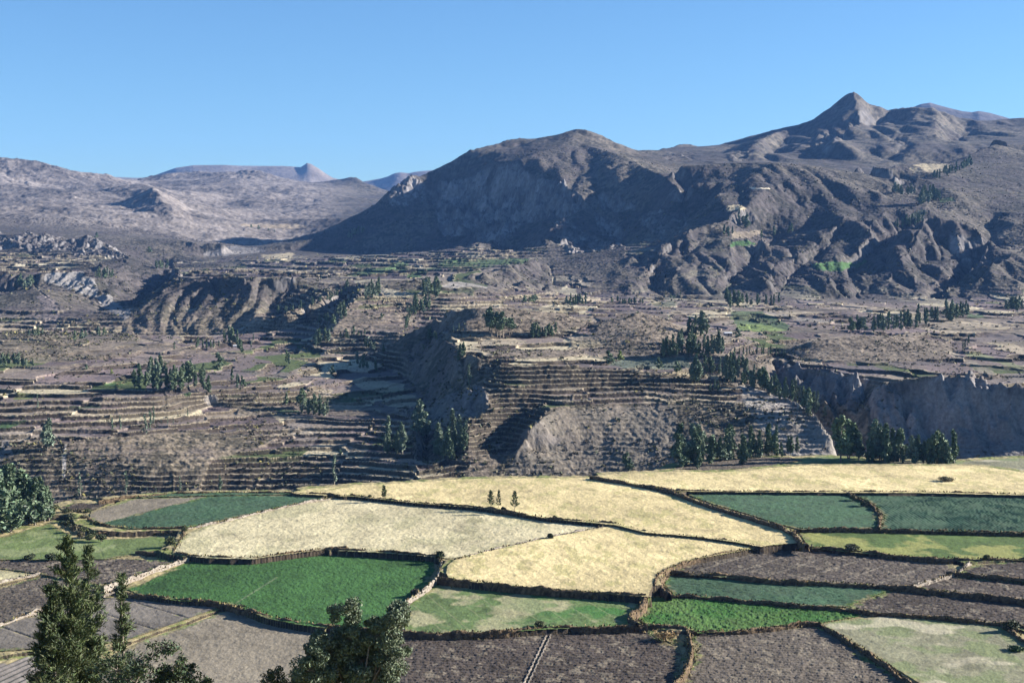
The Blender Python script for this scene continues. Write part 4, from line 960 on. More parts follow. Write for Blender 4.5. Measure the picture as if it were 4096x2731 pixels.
wall('wavy low wall between the small bean field and the lush crop', -1.3, .8, 0, (9, [(130,832),(300,836),(400,850),(600,868),(800,885),(1000,902),(1200,915),(1430,948)]), wd=.9)
wall('broken wall between the ploughed strip and the dry pasture', -1.6, .7, 0, (9, [(1430,948),(1700,965),(1950,990),(2200,1012),(2352,1030),(2800,1070)]), wd=.9)
wall('thick dark wall between the two lowest ploughed fields', -1.6, 1.2, 0, (9, [(0,1018),(130,1022),(235,1035),(262,1150),(255,1250),(215,1330),(150,1400),(100,1480)]), wd=1.3)
wall('low grassy wall below the lush crop', -2.0, .8, .2, (9, [(262,1062),(560,1060),(760,1038),(960,1010),(1060,1012)]), wd=.8)
wall('double turf ridge slanting down the left side of the dry pasture', -2.1, .8, 0, (9, [(1060,1012),(1200,1088),(1400,1218),(1600,1360),(1750,1480),(1850,1560)]), wd=1.0)
wall('straight dark wall between the two brown strips at the right edge', -.1, .8, 0, (9, [(1862,692),(2100,715),(2352,742),(2950,795)]), wd=1.1, up=.6)
wall('short pale wall at the right end of the ploughed field', -.2, .6, 1, (9, [(2010,632),(1940,690),(1860,715),(1750,748),(1650,775)]), wd=.8)
wall('dark slanting wall at the bottom right corner', -1.8, 1.2, 0, (9, [(2205,1010),(2290,1075),(2352,1120),(2600,1230)]), wd=1.5)
wall('dark wall under the small bean field at the left', .6, 1.7, 0, (7, [(590,380),(640,400),(700,424),(880,440),(1050,442),(1225,440)]))
wall('pale stone wall between the left bean field and the stubble', .8, .6, 1, (7, [(1260,438),(1500,395),(1900,298),(2150,250),(2330,222)]), wd=.7)
wall('steep wall corner behind the tall round bush', .5, 1.5, 0, (7, [(1230,436),(1232,480),(1205,530),(1160,595)]), wd=1.1)
wall('whitish stone wall leading down to the left conifers', -.6, 1.0, 1, (7, [(1325,630),(1250,655),(1150,685),(1000,735),(850,795),(700,848)]), wd=.7, up=.5)
wall('dark ruined wall beside the left ploughed field', -.6, .7, 0, (7, [(915,602),(1000,612),(1090,608),(1180,625),(1290,640)]))
wall('narrow terrace wall under the left bean field', -.4, .6, .4, (7, [(640,480),(860,470),(1000,470),(1180,480)]), wd=.9)
wall('pale low wall at the left edge behind the conifers', -1.9, .7, 1, (7, [(-300,1180),(0,1085),(120,1040),(300,985),(480,940)]), wd=.7)
wall('short pale wall by the dark bush under the alfalfa', -1.6, .7, 1, (7, [(640,900),(700,880),(775,868)]), wd=.7)
wall('pale wall below the small stubble patch at the left edge', -1.5, .5, .6, (7, [(-300,880),(0,808),(150,772),(270,748)]), wd=.7)
wall('short dark wall at the left tip of the upper wheat field', 1.6, 1.0, 0, (7, [(1960,205),(2060,208),(2200,212),(2320,226)]))
wall('scrubby wall along the far edge of the left bean field', 1.0, .7, .2, (7, [(660,262),(800,242),(1200,206),(1600,200),(1960,204)]), wd=.9)
for k, w_ in enumerate(WALLS): build_wall(k, *w_)
print('walls', round(time.time() - T0, 1))
# ------------------------------------------------------------------ finding ground under a photo pixel
def ground_hit(px, py):
    best = None
    for ws, us, X, Y, Z, info in TERR:
        u = (px - CX) / FPX
        for it in range(2):
            i = int(np.clip(np.searchsorted(us, u), 0, len(us) - 1))
            p, q = project(X[:, i], Y[:, i], Z[:, i])
            k = np.nonzero((q <= py))[0]
            if len(k) == 0: break
            k = k[0]; u = u + (px - p[k]) / FPX
        if len(k if hasattr(k, '__len__') else [1]) == 0: continue
        if k > 0 or best is None:
            return float(X[k, i]), float(Y[k, i]), float(Z[k, i])
    return None

def foliage_mat(name, rough=.8):
    m, nt, b = nodemat(name, rough)
    at = nt.nodes.new('ShaderNodeAttribute'); at.attribute_name = 'Col'
    nt.links.new(at.outputs['Color'], b.inputs['Base Color'])
    return m
M_LEAF = foliage_mat('leaves', .6)
M_BARK = nodemat('bark', .9)[0]
M_BARK.node_tree.nodes['Principled BSDF'].inputs['Base Color'].default_value = (.16, .13, .10, 1)
nb = M_BARK.node_tree; q = nb.nodes.new('ShaderNodeTexNoise'); q.inputs['Scale'].default_value = 3.; rp = nb.nodes.new('ShaderNodeValToRGB')
rp.color_ramp.elements[0].color = (.08, .06, .045, 1); rp.color_ramp.elements[1].color = (.30, .26, .21, 1)
nb.links.new(q.outputs[0], rp.inputs[0]); nb.links.new(rp.outputs[0], nb.nodes['Principled BSDF'].inputs['Base Color'])

def cards(P, size, g, tone, up=0.0, aspect=2.2, axis=None):
    N = len(P)
    d = g.normal(0, 1, (N, 3)) if axis is None else axis + g.normal(0, .35, (N, 3))
    d[:, 2] += up; d /= np.linalg.norm(d, axis=1)[:, None] + 1e-9
    r = np.cross(d, g.normal(0, 1, (N, 3))); r /= np.linalg.norm(r, axis=1)[:, None] + 1e-9
    s = size * (.6 + .8 * g.random(N))[:, None]
    a, b = d * s * .5 * aspect ** .5, r * s * .5 / aspect ** .5
    co = np.stack([P - a, P + b, P + a, P - b], 1).reshape(-1, 3)
    base = np.array(tone, float)
    c = base[None] * (1 + g.normal(0, .22, (N, 1))) + g.normal(0, .006, (N, 3))
    return co, np.repeat(np.clip(c, .008, .5), 4, 0)

def tube(path, rad, sides=6):
    path = np.array(path, float); n = len(path); t = np.gradient(path, axis=0); t /= np.linalg.norm(t, axis=1)[:, None] + 1e-9
    ref = np.array([.31, .95, .02]); a = np.cross(t, ref); a /= np.linalg.norm(a, axis=1)[:, None] + 1e-9; b = np.cross(t, a)
    an = np.arange(sides) * 2 * math.pi / sides
    co = (path[:, None] + np.array(rad)[:, None, None] * (a[:, None] * np.cos(an)[None, :, None] + b[:, None] * np.sin(an)[None, :, None])).reshape(-1, 3)
    i = np.arange(n * sides).reshape(n, sides); j = np.roll(i, -1, 1)
    return co, np.stack([i[:-1], j[:-1], j[1:], i[1:]], -1).reshape(-1, 4)
def join(parts):
    cs, fs, o = [], [], 0
    for c, f in parts: cs.append(c); fs.append(f + o); o += len(c)
    return np.concatenate(cs), np.concatenate(fs)

def euc_meshes(seed, bare, width, tone, n=1500, lobes=11, size=.055):
    # unit-height tree: leaf masses stacked around a leaning stem and limbs
    g = np.random.default_rng(seed); P = []; T = []
    lean = g.normal(0, .03, 2)
    st = [(lean[0] * t, lean[1] * t, t) for t in (-.05, .2, .45, .7, .9)]
    T.append(tube(st, [.020, .016, .012, .007, .003], 5))
    for k in range(lobes):
        t = bare + (1 - bare) * (k + .5) / lobes
        q_ = (t - bare) / (1 - bare); prof = min(1, q_ / .18) ** .5 * max(1.06 - q_, .05) ** .75
        a = g.random() * 6.28; r = width * prof * (.25 + .65 * g.random())
        c = np.array([lean[0] * t + r * math.cos(a), lean[1] * t + r * math.sin(a), t - .03])
        T.append(tube([(lean[0] * t, lean[1] * t, max(t - .14, .05)), tuple(c * [.6, .6, 1] - [0, 0, .03]), tuple(c)], [.006, .004, .002], 4))
        m = int(n / lobes * (.6 + .8 * g.random()))
        q = g.normal(0, 1, (m, 3)); q /= np.linalg.norm(q, axis=1)[:, None]; q *= (g.random((m, 1)) ** .45)
        P.append(c + q * np.array([.46 * width * (.3 + prof), .46 * width * (.3 + prof), .075 + .04 * g.random()]))
    P = np.concatenate(P)
    co, cc = cards(P, size, g, tone, up=-.3, aspect=2.0)
    return co, cc, T
def tree_meshes(name, seed, bare, width, tone, n=1500, lobes=11, size=.055):
    co, cc, T = euc_meshes(seed, bare, width, tone, n, lobes, size)
    crown = raw_mesh(name + '_crown', co, np.arange(len(co)).reshape(-1, 4), cc, M_LEAF, smooth_shade=False, link=False)
    tc, tf = join(T)
    trunk = raw_mesh(name + '_trunk', tc, tf, None, M_BARK, link=False)
    return crown, trunk, (co, cc)
GREY, DARK, YEL, MIDG = (.165, .205, .140), (.110, .150, .088), (.20, .24, .08), (.14, .18, .10)
KINDS = {
 'col': [tree_meshes('col', 10 + i, .08 + .03 * (i % 3), .12 + .025 * (i % 3), (GREY, DARK, MIDG)[i % 3]) for i in range(8)],
 'euc': [tree_meshes('euc', 20 + i, .15 + .05 * (i % 3), .19 + .04 * (i % 3), (DARK, GREY, MIDG)[i % 3], lobes=12 + i % 4, n=1900) for i in range(8)],
 'bare': [tree_meshes('bare', 30 + i, .45, .26, DARK, lobes=10, n=1500) for i in range(3)],
 'thin': [tree_meshes('thin', 40 + i, .12, .10, GREY, lobes=9, n=420, size=.05) for i in range(3)],
 'round': [tree_meshes('round', 50 + i, .04, .42, YEL if i == 0 else DARK, lobes=12, n=1500, size=.07) for i in range(3)],
}
TREES = []      # (px, py, height px, kind, label, group)
def grove(c, kind, n, box, hp, label, group=None, spread=.25):
    g = np.random.default_rng(len(TREES) + 77)
    x0, y0, x1, y1 = box; s = CROPS[c][2]
    for i in range(n):
        t = (i + .5 + g.normal(0, .7)) / n if n > 1 else .5
        x = x0 + (x1 - x0) * t; y = y0 + (y1 - y0) * t if n > 1 else (y0 + y1) / 2
        y += g.normal(0, hp * spread * .35) if n > 3 else 0
        X_, Y_ = PX(c, x, y); k = kind if isinstance(kind, str) else kind[g.integers(len(kind))]
        TREES.append((X_, Y_, hp * s * (.55 + .65 * g.random() if n > 1 else 1), k, label, group))
E, CE = 'euc', ('col', 'euc')
grove(4, CE, 16, (880, 515, 1400, 520), 160, 'tall grey-green eucalyptus in the grove on the left terraced fields', 'eucalyptus grove amid the left terraces')
grove(4, CE, 14, (960, 450, 1390, 450), 120, 'tall grey-green eucalyptus in the grove on the left terraced fields', 'eucalyptus grove amid the left terraces')
grove(4, CE, 13, (2025, 672, 2200, 690), 135, 'dark eucalyptus in the tight clump at the top of the central terraces', 'tight clump above the central terraces')
grove(4, 'round', 1, (1465, 385, 1465, 385), 110, 'single broad-crowned tree standing alone above the left fields')
grove(4, CE, 5, (1555, 460, 1640, 520), 90, 'small eucalyptus right of the left grove', 'small clump right of the left grove')
grove(4, 'col', 1, (1922, 620, 1922, 622), 82, 'lone slim tree just left of the tight dark clump')
grove(4, E, 1, (315, 930, 315, 930), 210, 'tall eucalyptus on the brink at the far left of the terraced slope')
grove(4, 'thin', 1, (252, 640, 252, 640), 95, 'thin sparse tree in the ploughed plots at the far left')
grove(4, E, 9, (0, 368, 220, 362), 75, 'dark tree in the row at the left edge of the middle fields', 'row of dark trees at the left edge')
grove(4, 'round', 1, (748, 412, 748, 412), 34, 'small round tree behind the left terraces')
grove(4, 'round', 1, (580, 382, 580, 382), 36, 'small yellowish bush on the pale grass behind the left terraces')
grove(4, 'thin', 4, (985, 795, 1050, 770), 135, 'thin wispy tree at the top of the scrubby left slope', 'wispy trees at the top of the scrubby slope')
grove(4, 'thin', 3, (1080, 750, 1180, 750), 75, 'short wispy tree right of the taller wispy ones', 'short wispy trees on the terrace')
grove(4, 'thin', 1, (1260, 705, 1260, 705), 55, 'tiny wispy tree on the dark terraces')
grove(4, 'thin', 2, (745, 795, 785, 790), 95, 'pair of leaning thin trees on the terrace edge', 'leaning pair on the terrace edge')
grove(4, CE, 7, (1310, 240, 1480, 235), 60, 'eucalyptus below the terraced bluff, left part of the line', 'line below the terraced bluff')
grove(4, CE, 9, (1500, 185, 1640, 265), 95, 'eucalyptus at the foot of the terraced bluff beside the white hut', 'trees beside the white hut')
grove(4, 'col', 2, (1685, 235, 1700, 200), 62, 'slim tree right of the white hut', 'slim pair right of the white hut')
grove(4, 'col', 2, (1145, 175, 1185, 290), 45, 'small tree on the low bluff foot', 'small trees at the bluff foot')
grove(4, CE, 4, (500, 185, 570, 180), 62, 'dark tree at the mouth of the side gorge', 'trees at the mouth of the side gorge')
grove(4, CE, 5, (655, 155, 725, 150), 52, 'tree right of the side gorge mouth', 'trees right of the side gorge')
grove(4, CE, 8, (190, 155, 300, 155), 55, 'tree in the small clump under the far left slope', 'clump under the far left slope')
grove(4, CE, 6, (2110, 215, 2205, 200), 100, 'eucalyptus on the edge of the dark ravine, upper centre', 'trees on the dark ravine edge')
grove(4, CE, 4, (2130, 65, 2200, 60), 55, 'eucalyptus high in the dark ravine', 'trees high in the dark ravine')
grove(4, 'col', 2, (1925, 330, 1940, 345), 82, 'slim tree at the right end of the pale fields', 'slim pair at the end of the pale fields')
grove(4, 'round', 1, (2230, 412, 2230, 412), 54, 'bright round tree at the edge of the dark terraces')
for x, y, h in ((540, 1235, 160), (850, 1225, 160), (1210, 1200, 95)):
    grove(4, 'thin', 1, (x, y, x, y), h, {540: 'sparse pale tree low on the left slope above the left bean field', 850: 'sparse tree low on the slope right of the first sparse one', 1210: 'short sparse tree low on the slope, middle of the row'}[x])
grove(4, 'col', 1, (1480, 1200, 1480, 1200), 105, 'small pointed conifer just behind the left bean field')
grove(4, 'thin', 1, (2245, 1158, 2245, 1158), 200, 'tall slim tree rising just behind the left end of the wheat field')
grove(4, 'thin', 2, (985, 1215, 1030, 1215), 60, 'low feathery bush behind the left bean field', 'feathery bushes behind the bean field')
grove(5, 'bare', 9, (1095, 318, 1200, 312), 145, 'tall bare-stemmed tree in the group before the smooth dome', 'bare-stemmed group before the smooth dome')
grove(5, 'bare', 2, (1235, 318, 1250, 316), 112, 'bare-stemmed tree right of the main group on the dome', 'bare-stemmed pair on the dome')
grove(5, CE, 12, (1378, 345, 1545, 322), 85, 'bushy dark tree in the long clump at the foot of the dome', 'long clump at the foot of the dome')
grove(5, CE, 4, (690, 355, 750, 345), 62, 'pale tree on the rim of the central ravine', 'pale trees on the ravine rim')
grove(5, CE, 4, (890, 500, 925, 470), 95, 'tree on the shaded spur of the central ravine', 'trees on the shaded spur')
grove(5, 'col', 1, (662, 420, 662, 420), 45, 'small tree on the ravine rim below the pale ones')
grove(5, 'thin', 2, (858, 300, 890, 290), 60, 'slim tree under the scarp of the dome', 'slim pair under the scarp')
grove(5, 'col', 1, (972, 655, 972, 655), 140, 'lone tall eucalyptus on the dark edge of the terraced knob')
grove(5, 'euc', 3, (635, 1005, 675, 1015), 215, 'large eucalyptus in the ravine mouth, left of the tallest trees', 'large trio in the ravine mouth')
grove(5, CE, 9, (385, 1100, 540, 1105), 185, 'eucalyptus in the dense stand on the terraces left of the ravine', 'dense stand left of the ravine')
grove(5, CE, 8, (745, 1150, 880, 1150), 190, 'eucalyptus in the dark row at the foot of the central ravine', 'dark row at the ravine foot')
grove(5, 'col', 3, (845, 1110, 880, 1115), 265, 'towering slim eucalyptus left of the gap in the ravine mouth', 'towering eucalyptus left of the gap')
grove(5, 'col', 4, (905, 1080, 955, 1080), 215, 'towering eucalyptus beside the small terraced plots', 'towering eucalyptus beside the plots')
grove(5, CE, 7, (190, 510, 345, 560), 75, 'tree on the shaded terraces of the central ravine', 'trees on the shaded terraces')
grove(5, CE, 8, (270, 410, 430, 440), 60, 'tree on the dark slope above the shaded terraces', 'trees on the dark slope')
grove(5, CE, 5, (90, 200, 130, 205), 85, 'tree on the left crest of the sunlit spur', 'trees on the left crest of the sunlit spur')
grove(5, CE, 4, (5, 375, 60, 260), 62, 'tree lower on the spur crest', 'trees lower on the spur crest')
grove(5, CE, 9, (105, 345, 265, 325), 58, 'tree along the base of the sunlit spur', 'trees along the base of the sunlit spur')
grove(5, 'round', 1, (378, 205, 378, 205), 36, 'round yellow-green tree on the sunlit spur')
grove(5, CE, 10, (540, 280, 610, 110), 75, 'tree in the gully right of the sunlit spur', 'trees in the gully right of the sunlit spur')
grove(5, CE, 10, (600, 180, 710, 150), 68, 'tree in the upper gully below the plateau', 'trees in the upper gully')
grove(2, CE, 10, (600, 1245, 700, 1235), 105, 'tree on the top of the sunlit spur below the plateau edge', 'trees on top of the sunlit spur')
grove(2, CE, 10, (1000, 1225, 1110, 1235), 105, 'dark tree in the bunch under the plateau edge', 'bunch under the plateau edge')
grove(2, CE, 12, (880, 1345, 1050, 1310), 75, 'tree in the loose grove below the plateau edge', 'loose grove below the plateau edge')
grove(5, CE, 10, (1622, 120, 1738, 112), 72, 'tree in the clump at the foot of the main mountain', 'clump at the foot of the main mountain')
grove(5, CE, 8, (2000, 112, 2115, 110), 36, 'tiny tree in the row under the gullied hill', 'row under the gullied hill')
grove(5, 'round', 7, (1330, 100, 1420, 95), 42, 'shrubby tree in the thicket left of the mountain foot', 'thicket left of the mountain foot')
grove(5, 'round', 1, (1908, 515, 1908, 515), 88, 'dark bushy tree at the left end of the grey flat field')
grove(5, 'round', 1, (1982, 485, 1982, 485), 62, 'smaller bushy tree above the left end of the grey flat field')
grove(5, 'round', 1, (2240, 548, 2240, 548), 74, 'dark bushy tree below the grey flat field')
grove(5, CE, 2, (2020, 1245, 2045, 1240), 125, 'dark tree just behind the tip of the golden wheat field', 'dark pair behind the golden wheat')
grove(5, 'round', 1, (105, 1130, 105, 1130), 40, 'small round shrub on the terraces left of the ravine')
grove(6, CE, 22, (90, 425, 460, 420), 110, 'eucalyptus in the wide grove behind the grey flat field', 'wide grove behind the grey flat field')
grove(6, CE, 12, (110, 385, 450, 380), 95, 'eucalyptus in the wide grove behind the grey flat field', 'wide grove behind the grey flat field')
grove(6, CE, 8, (245, 300, 350, 300), 120, 'tall tree above the wide grove', 'tall trees above the wide grove')
grove(6, 'round', 1, (545, 315, 545, 315), 62, 'round tree beside the small flat-roofed hut')
grove(6, 'round', 1, (165, 530, 165, 530), 68, 'small pointed tree at the right end of the grey flat field')
grove(6, CE, 4, (255, 590, 300, 590), 150, 'tree in the tall foursome on the brow of the knob', 'foursome on the brow of the knob')
grove(6, 'col', 5, (380, 650, 440, 650), 62, 'small tree just below the brow of the knob', 'small trees below the brow')
grove(6, CE, 16, (360, 530, 600, 610), 115, 'eucalyptus in the long belt descending behind the knob, upper part', 'upper tree belt behind the knob')
grove(6, CE, 22, (600, 610, 960, 735), 125, 'eucalyptus in the long belt descending behind the knob, lower part', 'lower tree belt behind the knob')
grove(6, CE, 10, (450, 500, 620, 500), 85, 'tree in the back row of the belt', 'back row of the belt')
grove(6, ('thin', 'col'), 18, (520, 420, 860, 430), 55, 'thin young tree in the sparse plantation', 'sparse plantation of young trees')
grove(6, CE, 8, (975, 790, 1060, 790), 115, 'eucalyptus on the gorge edge right of the knob', 'gorge edge trees')
grove(6, 'col', 2, (1092, 812, 1108, 808), 78, 'small pair of trees by the mouth of the gorge', 'pair by the mouth of the gorge')
grove(6, E, 9, (185, 1110, 350, 1100), 195, 'eucalyptus in the left stand at the foot of the knob', 'left stand at the foot of the knob')
grove(6, CE, 7, (380, 1090, 500, 1080), 170, 'eucalyptus left of centre at the foot of the knob', 'middle stand at the foot of the knob')
grove(6, CE, 16, (515, 1075, 800, 1055), 165, 'eucalyptus in the long stand at the foot of the knob', 'long stand at the foot of the knob')
grove(6, CE, 4, (820, 1045, 940, 1030), 110, 'shorter tree at the right end of the knob stand', 'short trees ending the knob stand')
grove(6, E, 4, (1195, 1075, 1310, 1075), 280, 'massive dark eucalyptus in front of the gorge cliff', 'massive eucalyptus before the gorge')
grove(6, CE, 9, (1375, 1095, 1500, 1098), 205, 'eucalyptus at the left of the row behind the wheat', 'left part of the row behind the wheat')
grove(6, CE, 8, (1510, 1098, 1600, 1100), 185, 'eucalyptus at the middle of the row behind the wheat', 'middle part of the row behind the wheat')
grove(6, CE, 4, (1620, 1103, 1690, 1104), 160, 'shorter eucalyptus in the gap of the row behind the wheat', 'short trees in the row behind the wheat')
grove(6, CE, 12, (1700, 1106, 1880, 1110), 195, 'eucalyptus at the right of the row behind the wheat', 'right part of the row behind the wheat')
grove(6, 'col', 1, (1912, 1106, 1912, 1106), 210, 'last tree at the right end of the row behind the wheat')
grove(6, CE, 26, (1265, 290, 1800, 225), 90, 'tree in the broad wood behind the right dome', 'broad wood behind the right dome')
grove(6, CE, 14, (1300, 255, 1780, 200), 80, 'tree in the broad wood behind the right dome', 'broad wood behind the right dome')
grove(6, CE, 12, (1860, 195, 2000, 185), 110, 'tree in the clump above the dark terraces at the right', 'clump above the dark right terraces')
grove(6, 'col', 6, (1960, 400, 2020, 330), 45, 'tiny tree by the track right of the dome', 'tiny trees by the track')
grove(6, 'round', 2, (672, 222, 722, 215), 34, 'yellowish round tree in the green meadow', 'round pair in the green meadow')
grove(3, CE, 10, (795, 1140, 870, 1140), 70, 'tree in the left clump under the right hills', 'left clump under the right hills')
grove(3, CE, 12, (890, 1135, 1070, 1135), 52, 'tree in the line under the right hills', 'line under the right hills')
grove(3, CE, 12, (180, 1130, 350, 1135), 28, 'tiny tree under the left end of the right hills', 'tiny trees under the hills')
grove(3, CE, 7, (480, 1108, 555, 1105), 28, 'tiny tree at the foot of the tan hillock', 'tiny trees by the tan hillock')
grove(3, CE, 12, (2255, 1165, 2352, 1160), 62, 'tree at the right edge above the terraces', 'trees at the right edge')
grove(3, CE, 5, (860, 735, 910, 735), 72, 'tree by the bright field strips on the hill', 'trees by the bright strips')
grove(3, CE, 5, (775, 775, 825, 770), 52, 'tree left of the tan plot on the hill', 'trees left of the tan plot')
grove(3, CE, 8, (990, 790, 1140, 760), 45, 'tree right of the tan plot on the hill', 'trees right of the tan plot')
grove(3, CE, 12, (1680, 745, 1830, 700), 50, 'tree on the shaded side of the big rounded hill', 'trees on the big rounded hill')
grove(3, CE, 14, (1660, 560, 1780, 560), 48, 'tree in the upper hollow of the right hills', 'upper hollow trees, left')
grove(3, CE, 16, (1800, 610, 1910, 590), 75, 'tree in the upper hollow of the right hills', 'upper hollow trees, right')
grove(3, CE, 22, (1885, 480, 2080, 410), 45, 'tree in the high wood below the far peak', 'high wood below the far peak')
grove(2, CE, 14, (485, 850, 610, 800), 48, 'tree on the shadowed foot slope of the main mountain', 'trees on the shadowed foot slope')
grove(2, CE, 12, (380, 1250, 500, 1190), 45, 'tree in the dark bowl beside the bluff', 'trees in the dark bowl')
grove(1, CE, 12, (635, 945, 760, 945), 62, 'tree in the green gully of the left cliffs', 'trees in the left gully')
grove(1, CE, 7, (1035, 880, 1120, 880), 52, 'tree beside the far gorge', 'trees beside the far gorge')
grove(1, CE, 8, (100, 1010, 230, 1000), 72, 'tree against the pale left cliff', 'trees against the pale left cliff')
grove(1, CE, 18, (1850, 1190, 2250, 1090), 48, 'tree in the shaded bowl right of the bluff', 'trees in the shaded bowl')
grove(1, 'round', 1, (650, 672, 650, 672), 36, 'lone dark tree above the rock pinnacles')
grove(1, 'round', 1, (1000, 775, 1000, 775), 42, 'lone dark tree in the middle of the far left fields')
grove(1, 'round', 4, (1675, 605, 1860, 640), 26, 'tiny tree in the far pale fields', 'tiny trees in the far pale fields')

spots = []
for px, py, h, k, lab, grp in TREES:
    P = ground_hit(px, py)
    if any(q in lab for q in ('row behind the wheat', 'foot of the knob', 'in front of the gorge', 'end of the knob stand')):       # these stand on the shelf just behind the wheat
        fx, fy = at_plane(px, py, -1.3)
        if fy < 690: P = (float(fx), float(fy), -1.4)
    if P is None: continue
    spots.append((h, px, P, h / FPX * P[1], k, lab, grp))
spots.sort(key=lambda s: -s[0])
count = {}
def place_tree(P, H, kind, lab, grp, v=None, name='eucalyptus_tree', sx=1.0):
    vs = KINDS[kind]; crown, trunk, _ = vs[random.randrange(len(vs)) if v is None else v]
    r = bpy.data.objects.new(name, None); COL.objects.link(r)
    r.location = (P[0], P[1], P[2] - .15); rz = random.random() * 6.28
    r.rotation_euler = (0, 0, rz); w = H * sx * (.85 + .55 * random.random()); r.scale = (w, w, H)
    r['label'] = lab; r['category'] = 'tree'
    if grp: r['group'] = grp
    a = bpy.data.objects.new('crown', crown); COL.objects.link(a); a.parent = r
    b = bpy.data.objects.new('trunk', trunk); COL.objects.link(b); b.parent = r
    return r
NM = {'round': 'broadleaf_tree', 'thin': 'sparse_tree', 'bare': 'bare_stemmed_tree'}
LIMIT = 285
for s in spots[:LIMIT]:
    place_tree(s[2], s[3] * 1.02, s[4], s[5], s[6], v=0 if 'yellow' in s[5] or 'bright' in s[5] else None, name=NM.get(s[4], 'eucalyptus_tree'))
cos, ccs = [], []
g = np.random.default_rng(5)
for s in spots[LIMIT:]:
    co, cc = KINDS[s[4]][g.integers(len(KINDS[s[4]]))][2]
    m = np.repeat(g.random(len(co) // 4) < .35, 4); co, cc = co[m] * s[3] * np.array([1.1, 1.1, 1]) , cc[m]
    c4 = co.reshape(-1, 4, 3); ctr = c4.mean(1, keepdims=True); co = (ctr + (c4 - ctr) * 1.7).reshape(-1, 3)
    cos.append(co + np.array(s[2])); ccs.append(cc)
co = np.concatenate(cos); o = raw_mesh('distant_trees', co, np.arange(len(co)).reshape(-1, 4), np.concatenate(ccs), M_LEAF, 'stuff', smooth_shade=False)
print('trees', len(spots), len(cos), round(time.time() - T0, 1))

# big grey-green trees beyond the lower left meadow
g = np.random.default_rng(12)
LEFTP = [(20,480,430),(70,470,470),(110,440,330),(150,420,380),(190,400,330),(235,420,330),(265,395,310),(300,400,280),(330,390,240),(40,430,420),(180,360,260),(250,350,230),(-40,500,450),(-90,500,430),(130,380,330)]
for x, y, h in LEFTP:
    px, py = PX(7, x, y); X_, Y_ = at_plane(px, py, -1.4)
    place_tree((float(X_), float(Y_), -1.6), h * .5952 / FPX * float(Y_), 'euc', 'big grey-green eucalyptus in the mass beyond the lower left meadow', 'mass of eucalyptus beyond the lower left meadow', v=(0, 3, 6)[int(x) % 3], sx=1.15)

# ------------------------------------------------------------------ bushes and saplings of the foreground
def bush(c, x, y, w, h, L, lab, tone, name='bush', n=900):
    px, py = PX(c, x, y); X_, Y_ = [float(q) for q in at_plane(px, py, L)]
    W = w * CROPS[c][2] / FPX * Y_; H = h * CROPS[c][2] / FPX * Y_
    g = np.random.default_rng(int(x * 7 + y)); P = []
    for k in range(9):
        a = g.random() * 6.28; r = .55 * g.random() ** .5
        c_ = np.array([r * math.cos(a) * W / 2, r * math.sin(a) * W / 2, H * (.3 + .38 * g.random())])
        q = g.normal(0, 1, (n // 9, 3)); q /= np.linalg.norm(q, axis=1)[:, None]; q *= g.random((n // 9, 1)) ** .35
        P.append(c_ + q * np.array([W * .3, W * .3, H * .34]))
    P = np.concatenate(P); P[:, 2] = np.abs(P[:, 2])
    co, cc = cards(P, .32 + .02 * H, g, tone, aspect=1.6)
    o = bpy.data.objects.new(name, None); COL.objects.link(o); o.location = (X_, Y_, L - .1); tagged(o, lab, name)
    f = raw_mesh('foliage', co, np.arange(len(co)).reshape(-1, 4), cc, M_LEAF, smooth_shade=False); f.parent = o
    st = [tube([(0, 0, -.2), (math.cos(a) * W * .12, math.sin(a) * W * .12, H * .3), (math.cos(a) * W * .25, math.sin(a) * W * .25, H * .55)], [.07, .05, .02], 5) for a in (0.3, 1.8, 3.4, 5.0)]
    tc, tf = join(st); s = raw_mesh('stem', tc, tf, None, M_BARK); s.parent = o
OLIVE, DK = (.075, .085, .035), (.045, .055, .026)
